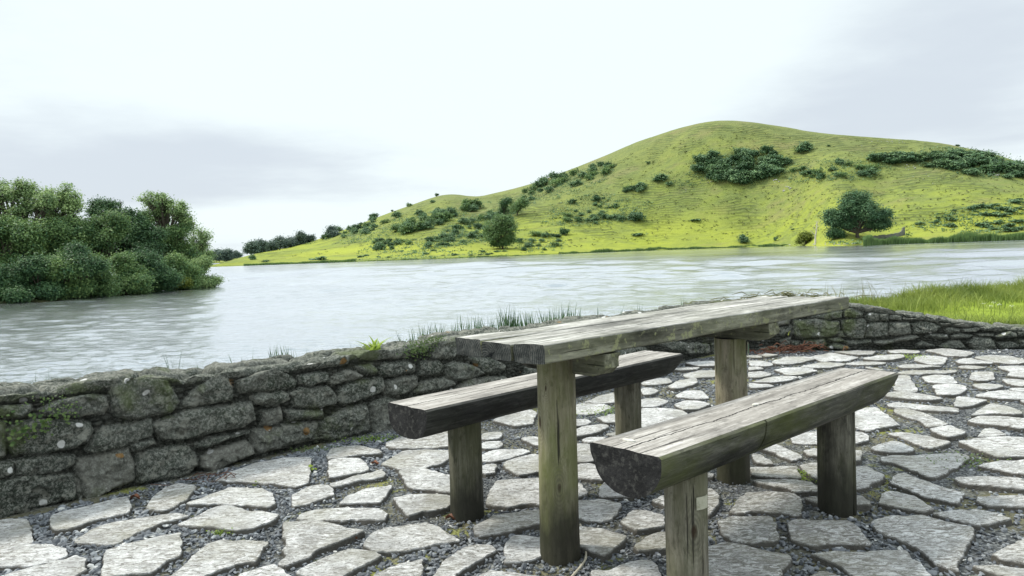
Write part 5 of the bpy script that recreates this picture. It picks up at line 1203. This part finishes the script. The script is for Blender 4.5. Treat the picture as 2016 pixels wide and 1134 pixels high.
# ------------------------------------------------------------------ trees and scrub on the hill
def bush_proto(seed, mat, nl, per, size):
    gg = np.random.default_rng(seed); lobes = []
    for _ in range(nl):
        a = gg.uniform(0, 6.28); r = gg.uniform(0, .28); lobes.append(((r * math.cos(a), r * math.sin(a), gg.uniform(.14, .30)), (gg.uniform(.16, .26), gg.uniform(.16, .26), gg.uniform(.14, .26))))
    return crown_mesh('bush', lobes, gg, 16, per, size, .06, mat, np.zeros(3), (.5, 1.2), low=-.5)[0]
PB = [bush_proto(400 + k, (M_scrub, M_willow, M_leafd)[k % 3], 3 + k % 4, 11, .10) for k in range(7)]; PS = [bush_proto(420 + k, M_scrub, 3, 8, .15) for k in range(3)]; PW = [bush_proto(430 + k, M_scrub if k % 2 else M_willow, 7, 18, .085) for k in range(6)]
PD = [bush_proto(450 + k, M_scrub if k % 3 else M_leafd, 7, 18, .085) for k in range(6)]
PY = [bush_proto(440 + k, M_leafd, 5, 14, .09) for k in range(3)]
def bush(px, py, wpx, protos, label, group=None, tall=1.0, name='thorn_bush', cat='bush', seed=None):
    gg = np.random.default_rng(int(px * 7 + py * 13 + wpx)); P = hit_hill(px, py); dist = P[1]; s = 1.4 * wpx * dist / F_PX
    o = link(name, protos[int(gg.integers(len(protos)))], None, (P[0], P[1], P[2] - s * .06)); o.scale = (s, s, s * tall); o.rotation_euler = (0, 0, gg.uniform(0, 6.28)); return tag(o, label, cat, group)
def region(poly, n, w0, w1, protos, label, group, tall=1.0, seed=0, name='thorn_bush'):
    gg = np.random.default_rng(seed); poly = np.array(poly, float); lo, hi = poly.min(0), poly.max(0); done = 0; pts = []
    while done < n:
        p = gg.uniform(lo, hi)
        if not inpoly(p[None], poly)[0]: continue
        wq = gg.uniform(w0, w1)
        if any(abs(p[0] - q[0]) < (wq + q[2]) * .28 and abs(p[1] - q[1]) < (wq + q[2]) * .16 for q in pts) and gg.random() < .8: done += .12; continue
        pts.append((p[0], p[1], wq)); done += 1
    for x, y, wq in pts: bush(x, y, wq, protos, label, group, tall, name)
region([(1368, 335), (1385, 315), (1420, 308), (1480, 305), (1530, 306), (1556, 322), (1550, 340), (1530, 352), (1495, 364), (1440, 366), (1400, 352)], 54, 20, 38, PD, 'dark thorn tree in the oval thicket on the upper middle of the hill', 'thorn trees of the oval hillside thicket', .85, 1)
region([(1705, 312), (1760, 310), (1830, 306), (1875, 302), (1950, 314), (2030, 338), (2040, 352), (1960, 350), (1905, 348), (1860, 338), (1790, 324), (1720, 320)], 70, 22, 42, PD, 'dark thorn tree in the long thicket below the right-hand skyline', 'thorn trees of the long right-hand thicket', .62, 2)
region([(1560, 335), (1600, 322), (1640, 318), (1700, 325), (1745, 330), (1700, 352), (1640, 356), (1560, 352)], 20, 14, 30, PB, 'grey green bush in the broken scrub between the two thickets', 'bushes between the two hillside thickets', .8, 3)
region([(1020, 395), (1030, 378), (1075, 355), (1110, 345), (1165, 330), (1200, 322), (1190, 345), (1150, 360), (1110, 380), (1060, 388), (1020, 410)], 34, 12, 24, PB, 'bush in the belt running down the left shoulder of the main hill', 'bushes down the left shoulder of the hill', 1.0, 4)
region([(1205, 388), (1225, 372), (1262, 368), (1270, 385), (1240, 394)], 7, 12, 24, PB, 'bush in the small clump on the open middle slope', 'small clump on the middle slope', .9, 5)
region([(1110, 440), (1120, 398), (1180, 385), (1215, 400), (1225, 432), (1200, 442), (1140, 440)], 26, 7, 20, PB, 'low bush in the scattered scrub on the lower middle slope', 'scattered low bushes on the lower middle slope', .8, 6)
region([(775, 462), (790, 448), (850, 430), (920, 408), (975, 402), (900, 430), (840, 452), (790, 466)], 24, 16, 28, PW, 'tree in the dark diagonal belt climbing the left slope', 'trees of the diagonal belt on the left slope', 1.05, 7)
region([(720, 492), (740, 475), (800, 468), (820, 478), (800, 490), (740, 498)], 16, 10, 20, PB, 'bush in the clump above the lakeside meadow on the left slope', 'clump above the lakeside meadow', .95, 8)
region([(830, 492), (850, 465), (900, 440), (960, 420), (1010, 410), (1000, 450), (960, 472), (900, 480)], 44, 9, 22, PB, 'bush in the broad scrub left of the big waterside tree', 'scrub left of the big waterside tree', .9, 9)
region([(600, 478), (650, 462), (720, 438), (800, 425), (850, 420), (860, 432), (780, 448), (700, 468), (620, 482)], 28, 8, 20, PB, 'bush below the left skyline of the hill', 'bushes below the left skyline', 1.0, 10)
region([(1010, 490), (1030, 468), (1060, 460), (1110, 458), (1115, 468), (1090, 492), (1040, 497)], 14, 12, 24, PB, 'bush on the lakeside slope right of the big waterside tree', 'bushes right of the big waterside tree', .8, 11)
region([(1845, 448), (1880, 425), (1930, 405), (1990, 398), (2050, 400), (2050, 452), (1960, 458), (1900, 455)], 30, 14, 30, PS, 'low rushy bush on the lakeside slope at the right', 'low bushes on the slope at the right', .5, 12)
region([(1780, 445), (1820, 428), (1890, 412), (1900, 420), (1840, 440), (1800, 450)], 8, 8, 16, PS, 'small rushy bush between the ruined wall and the right slope', 'small rushy bushes beside the ruin', .5, 13)
region([(700, 500), (850, 490), (1000, 494), (1000, 502), (800, 508), (700, 508)], 16, 6, 16, PS, 'tiny low bush just above the shore', 'tiny bushes along the far shore', .5, 14)
def low_scrub(name, polys_, w0, w1, mat, label, seed, size=.55):
    """bracken and bramble ground cover: leaf clumps set on the slope"""
    gg = np.random.default_rng(seed); Ps = []; tn = []
    az_, rr_, zz_ = [], [], []
    for poly, cnt in polys_:
        poly = np.array(poly, float); lo, hi = poly.min(0), poly.max(0); P = gg.uniform(lo, hi, (cnt * 6, 2)); P = P[inpoly(P, poly)]
        f = fbm(P / [16, 7], 3, seed) ; P = P[f > gg.uniform(-.9, .5, len(P))][:cnt]
        for x, y in P:
            h = hit_hill(x, y); s = gg.uniform(w0, w1) * h[1] / F_PX; k = int(6 + 10 * gg.random()); Q = h + gg.normal(size=(k, 3)) * [s * .5, s * .5, s * .20] + [0, 0, s * .15]; Ps.append(Q); tn.append(np.clip(gg.normal(.5, .2) + gg.normal(0, .12, k), 0, 1))
    P = np.concatenate(Ps); V, F = leaves(P, size, gg, .5, .8)
    return tag(link(name, mesh(name, V, [F], [mat], smooth=False, attrs={'tint': np.repeat(np.concatenate(tn), 4)})), label, name.replace('_', ' '), kind='stuff')
low_scrub('tussocks', [([(560, 505), (700, 470), (860, 395), (1040, 372), (1250, 300), (1430, 250), (1600, 270), (1850, 290), (2016, 330), (2016, 455), (1700, 460), (1500, 470), (1100, 488), (800, 503)], 2600)], 1.5, 5, M_tuss, 'rough olive tussocks dotted over the whole hillside', 70, .42)
low_scrub('undergrowth', [([(830, 495), (850, 462), (900, 436), (960, 415), (1015, 405), (1010, 450), (960, 475), (900, 485)], 800), ([(1060, 445), (1080, 410), (1120, 392), (1180, 378), (1225, 390), (1290, 400), (1240, 436), (1180, 446)], 480),
    ([(1010, 410), (1030, 372), (1110, 342), (1210, 318), (1215, 345), (1130, 385), (1060, 400)], 460), ([(600, 482), (650, 464), (740, 440), (850, 418), (980, 395), (900, 432), (780, 468), (700, 480)], 700), ([(700, 500), (740, 470), (830, 470), (830, 500)], 120)], 4, 10, M_scrub,
    'low bramble and bracken cover on the left slopes of the hill', 71)
low_scrub('undergrowth', [([(1368, 338), (1385, 315), (1420, 308), (1480, 305), (1530, 306), (1556, 322), (1550, 340), (1530, 352), (1495, 364), (1440, 366), (1400, 352)], 420), ([(1700, 306), (1760, 300), (1830, 294), (1875, 290), (1950, 300), (2030, 325), (2040, 348), (1960, 350), (1905, 348), (1860, 336), (1790, 320), (1720, 314)], 620),
    ([(1550, 360), (1555, 322), (1640, 315), (1750, 320), (1760, 335), (1700, 356), (1640, 360)], 260), ([(1300, 370), (1370, 330), (1400, 365)], 40)], 5, 13, M_scrub, 'dense undergrowth joining the thorn trees of the upper hillside thickets', 72, .6)
low_scrub('rushes', [([(1780, 452), (1830, 425), (1930, 402), (2060, 395), (2060, 458), (1900, 460)], 420), ([(1010, 498), (1030, 465), (1115, 455), (1115, 490), (1060, 500)], 110), ([(1610, 480), (1700, 470), (1790, 462), (1790, 472), (1700, 482)], 90), ([(700, 512), (850, 492), (1000, 494), (1000, 505), (850, 511)], 110)], 3, 9, M_scrub,
    'rough rushes and bracken on the lower slopes near the water', 73, .5)
for px, py, wq, pr, tl, lb_ in [(1582, 298, 34, PW, .8, 'isolated dark bush high on the hill right of the summit'), (1507, 302, 24, PY, 1.1, 'dark round thorn standing above the top of the oval thicket'), (860, 385, 8, PY, 1.3, 'tiny round tree on the skyline of the lower knoll'),
    (1300, 355, 32, PW, .6, 'flat bush alone on the open slope left of the oval thicket'), (1318, 364, 18, PB, .6, 'smaller flat bush just below the one left of the oval thicket'), (1253, 434, 36, PW, .8, 'wide bush at the edge of the bright lower meadow'),
    (1465, 478, 22, PW, 1.1, 'green bush at the shore left of the ruin'), (1527, 474, 8, PS, 1.6, 'tiny shrub at the shore between the green bush and the olive bush'), (1257, 462, 36, PS, .3, 'low streak of bushes across the lower meadow'),
    (1111, 462, 20, PY, 1.1, 'dark bush topping the lakeside bushes right of the big waterside tree'), (1275, 322, 10, PS, .6, 'small dark bush dot high on the left of the main hill'), (1206, 330, 16, PB, .8, 'dark bush at the top end of the left shoulder belt'),
    (498, 512, 14, PW, 1.1, 'single round bush in the meadow at the far left shore'), (524, 516, 16, PS, .5, 'flat bush beside the round bush in the far left meadow'), (625, 512, 30, PS, .4, 'low wide bush in the middle of the lakeside meadow'),
    (805, 407, 12, PB, 1.0, 'small bush on the slope beneath the knoll'), (852, 399, 10, PB, .9, 'bush just under the knoll skyline'), (772, 413, 6, PY, 1.1, 'dark speck of a bush on the left skyline'), (736, 430, 18, PY, 1, 'dark clump on the left skyline below the knoll'), (1886, 283, 8, PY, .8, 'tiny bush on the right skyline above the long thicket'),
    (1630, 288, 8, PS, .6, 'small bush below the skyline right of the isolated dark bush'), (1365, 434, 22, PS, .35, 'flat weedy patch in the middle of the bright meadow'), (1560, 452, 10, PS, .5, 'small weedy clump above the olive bush')]:
    bush(px, py, wq, pr, lb_, None, tl)
def htree(name, px, py, crowns, mat, seed, label, tr, tips, per, size, spread, Y=None, **kw):
    P = hit_hill(px, py) if Y is None else aty(px, py, Y); Y = P[1]; gg = np.random.default_rng(seed); s = Y / F_PX; lobes = []
    for cx, cy, rx, ry in crowns:
        c = aty(cx, cy, Y + gg.uniform(-2, 2)); lobes += split(c, np.array([rx * s, (rx + ry) * .5 * s, ry * s]), gg)
    tips = int(tips * .34)
    return tree(name, P, lobes, mat, gg, tr, tips, per, size, spread, label, 'tree', kw.get('group'), kw.get('shell', (.65, 1)), low=kw.get('low', -.7), fork=kw.get('fork', .4))
htree('lone_tree', 1688, 468, [(1660, 424, 28, 22), (1690, 392, 24, 18), (1716, 412, 28, 24), (1686, 415, 30, 20), (1728, 436, 20, 14), (1645, 436, 18, 11), (1722, 444, 20, 8), (1664, 443, 14, 7), (1668, 400, 18, 14), (1735, 424, 16, 14), (1640, 425, 14, 12)], M_oaklf, 501,
    'large round crowned lone tree standing beside the ruined wall at the shore', .6, 42, 46, .60, .85, shell=(.75, 1.08), fork=.22)
htree('waterside_tree', 990, 490, [(985, 448, 24, 18), (1002, 456, 18, 16), (972, 462, 16, 16), (992, 434, 16, 10), (1000, 474, 14, 9), (982, 478, 15, 9)], M_willow, 502,
    'tall grey green tree at the far shore below the scrub belt', .45, 40, 46, .6, .9, shell=(.6, 1.0))
htree('dark_tree', 992, 424, [(994, 402, 12, 10), (990, 414, 12, 11), (1000, 396, 7, 6)], M_leafd, 503, 'dark narrow tree above the grey green waterside tree', .4, 26, 34, .6, .8)
htree('pale_tree', 1018, 424, [(1016, 410, 12, 13), (1030, 400, 10, 10)], M_willow, 504, 'lighter tree next to the dark narrow tree', .35, 26, 34, .6, .8)
htree('olive_shrub', 1585, 482, [(1580, 470, 12, 9), (1592, 472, 11, 9), (1586, 464, 9, 6)], M_yellow, 505, 'olive yellow rounded shrub at the shore left of the dead tree', .2, 30, 36, .5, .6, low=-.9)
htree('dark_shrub', 1648, 470, [(1648, 457, 13, 9), (1640, 461, 10, 7), (1655, 462, 9, 7)], M_leafd, 506, 'dark shrub tucked under the left side of the lone tree', .2, 30, 36, .5, .6, low=-.9)
P = hit_hill(1605, 480); gg = np.random.default_rng(9); s = P[1] / F_PX
root = empty('dead_tree', P, 0, label='bleached leafless dead tree beside the olive shrub at the shore', cat='tree')
q = lambda dx, dy: (dx * s, 0.3 * gg.normal(), dy * s)
pa = [([q(0, -2), q(1, 14), q(2, 28), q(5, 46)], [.35, .28, .2, .07]), ([q(1, 16), q(-5, 22), q(-9, 27)], [.16, .1, .04]), ([q(2, 26), q(-3, 32), q(-4, 36)], [.14, .08, .03]), ([q(3, 32), q(8, 36), q(9, 33)], [.12, .08, .03]), ([q(2, 36), q(7, 42), q(8, 50)], [.1, .06, .02]), ([q(4, 40), q(0, 46)], [.07, .03])]
V, F = tubes(pa, 5); link('trunk', mesh('trunk', V, [F], [M_deadwood]), root)
# trees beyond the meadow on the far left, against the sky
for k, (px, py, cr, lb_) in enumerate([(408, 512, [(405, 503, 6, 6), (411, 500, 4, 4)], 'small dark tree just right of the wooded point'), (428, 510, [(426, 498, 10, 5), (420, 503, 8, 5)], 'flat topped dark tree in the gap at the end of the lake'), (442, 512, [(440, 500, 12, 8), (450, 495, 9, 5), (432, 505, 9, 6)], 'pale rounded tree in the gap at the end of the lake'), (462, 507, [(462, 501, 8, 5)], 'small rounded tree ending the row at the lake end'),
    (495, 499, [(492, 488, 10, 9), (500, 484, 9, 8)], 'leftmost tree of the skyline row above the far meadow'), (512, 497, [(512, 483, 12, 9), (508, 490, 10, 6)], 'second tree of the skyline row above the far meadow'), (530, 494, [(528, 483, 12, 10), (538, 487, 9, 7)], 'dark middle tree of the skyline row above the far meadow'),
    (553, 488, [(552, 473, 10, 8), (545, 480, 9, 7), (560, 480, 9, 7)], 'taller tree with a raised crown in the skyline row'), (572, 484, [(570, 473, 10, 7), (567, 481, 11, 5)], 'tree right of the raised crown in the skyline row'), (587, 480, [(586, 463, 12, 7), (588, 472, 9, 6)], 'pale umbrella shaped tree on the skyline'), (604, 478, [(600, 472, 10, 6), (610, 468, 8, 5)], 'low dark tree right of the umbrella shaped tree'), (655, 466, [(652, 452, 8, 6), (655, 460, 6, 7)], 'slim tree on the left slope skyline')]):
    Yk = 430 if px < 470 else None; cr = cr + [(px - 5, py - 5, 8, 6), (px + 5, py - 4, 8, 5)]
    htree('skyline_tree', px, py, cr, M_far, 520 + k, lb_, .35, 22, 30, .75, .9, Y=Yk)
# crags and loose rocks on the hill
RB_ = []
for k in range(4):
    gg = np.random.default_rng(600 + k); V = ICO[:, :] * gg.uniform(.6, 1.1, (12, 1)) * [1, .7, .55]; RB_.append(mesh('rock', V, [IF], [M_rock], smooth=False))
def rock(px, py, wpx, label, group, gg):
    P = hit_hill(px, py); s = wpx * P[1] / F_PX * .5; o = link('rock', RB_[int(gg.integers(4))], None, (P[0], P[1], P[2] + s * .15)); o.scale = (s, s, s); o.rotation_euler = (gg.uniform(-.3, .3), gg.uniform(-.3, .3), gg.uniform(0, 6)); tag(o, label, 'rock', group)
gg = np.random.default_rng(66)
for cx, cy, sx, sy, n, w_, lb_, gp in [(1396, 354, 8, 4, 9, 4, 'pale rock below the left end of the oval thicket', 'rocks left under the oval thicket'), (1532, 357, 6, 3, 6, 5, 'pale rock at the lower right corner of the oval thicket', 'rocks right under the oval thicket'), (1552, 371, 6, 3, 6, 6, 'pale rock in the outcrop below the oval thicket', 'outcrop below the oval thicket'),
    (1750, 279, 26, 3, 26, 3, 'pale rock in the scattered line below the right skyline', 'rocks below the right skyline'), (1790, 328, 8, 4, 8, 4, 'pale rock at the left foot of the long thicket', 'rocks at the foot of the long thicket'), (1850, 352, 22, 5, 16, 3, 'pale stone in the scree under the long thicket', 'scree under the long thicket'),
    (1962, 345, 7, 4, 6, 8, 'large pale crag at the right foot of the long thicket', 'crags at the right foot of the long thicket'), (2002, 347, 7, 3, 4, 8, 'pale crag at the right edge under the long thicket', 'crags at the right edge'), (1180, 318, 24, 8, 14, 2.5, 'small rock near the left skyline of the main hill', 'small rocks near the left skyline'),
    (1085, 372, 10, 5, 8, 3.5, 'pale rock in the left shoulder belt', 'rocks in the left shoulder belt'), (1640, 481, 40, 2.0, 22, 4.5, 'pale boulder at the water below the lone tree', 'boulders at the water below the lone tree'), (1350, 377, 6, 4, 5, 2.5, 'small rock on the open slope left of the oval thicket', 'small rocks on the open slope')]:
    for _ in range(n): rock(cx + gg.normal() * sx, cy + gg.normal() * sy, w_ * gg.uniform(.6, 1.3), lb_, gp, gg)
# ruined wall beside the lone tree
Pa, Pb = hit_hill(1700, 470), hit_hill(1781, 462); k_ = np.linspace(0, 1, 60); C = Pa + (Pb - Pa) * k_[:, None]; C[:, 2] = hill_z(C[:, 0], C[:, 1], False)
hh = np.interp(k_, [0, .3, .8, .93, .94, 1], [.5, 1.1, 1.3, 1.4, 2.6, 2.4]) + fbm(np.c_[k_ * 18, k_ * 0], 3, 4) * .35
V = np.stack([C + [0, -.35, -.5], np.c_[C[:, 0], C[:, 1] - .3, C[:, 2] + hh], np.c_[C[:, 0], C[:, 1] + .3, C[:, 2] + hh], C + [0, .35, -.5]], 1)
me = mesh('ruined wall', V.reshape(-1, 3), [np.concatenate([grid_faces(60, 4), [[0, 1, 2, 3], [239, 238, 237, 236]]])], [M_wall], smooth=False, attrs={'tint': g.uniform(.4, 1, 240)})
tag(link('ruined_wall', me), 'low ruined stone wall behind the lone tree, rising to a broken gable end', 'wall')
# reed bed along the far shore
def shore_reeds(name, pts, h0, h1, n, label, seed, dep=1.5):
    gg = np.random.default_rng(seed); pts = np.array([onz(a, b, WATER)[:2] for a, b in pts]); t = gg.uniform(0, len(pts) - 1, n); i = np.minimum(t.astype(int), len(pts) - 2); f = (t - i)[:, None]
    xy = pts[i] * (1 - f) + pts[i + 1] * f; rr_ = np.linalg.norm(xy, axis=1)[:, None]; xy = xy * (1 + gg.uniform(-.2, dep, n)[:, None] / rr_)
    o = link(name, blades(name, np.c_[xy, np.full(n, WATER - .05)], gg.uniform(h0, h1, n) * (.8 + .55 * fbm(xy / 5, 3, seed)), np.full(n, .22), gg, M_reed, .15, seg=2)); return tag(o, label, 'reeds', kind='stuff')
shore_reeds('reeds', [(480, 523), (560, 520), (700, 515)], .5, 1.0, 7000, 'thin dark reed line along the far shore on the left', 1)
shore_reeds('reeds', [(700, 515), (900, 508), (1100, 500)], .2, .5, 4000, 'short reeds along the middle of the far shore', 2)
shore_reeds('reeds', [(1100, 500), (1300, 492), (1480, 486), (1560, 484)], .7, 1.3, 9000, 'reed line along the far shore below the bright meadow', 3)
shore_reeds('reeds', [(1700, 484), (1740, 481), (1880, 476.5), (2016, 472), (2200, 464)], 1.8, 2.6, 16000, 'tall green reed bed along the shore at the right', 4, 4)
print('objects', len(bpy.data.objects), 'verts', sum(len(m.vertices) for m in bpy.data.meshes))
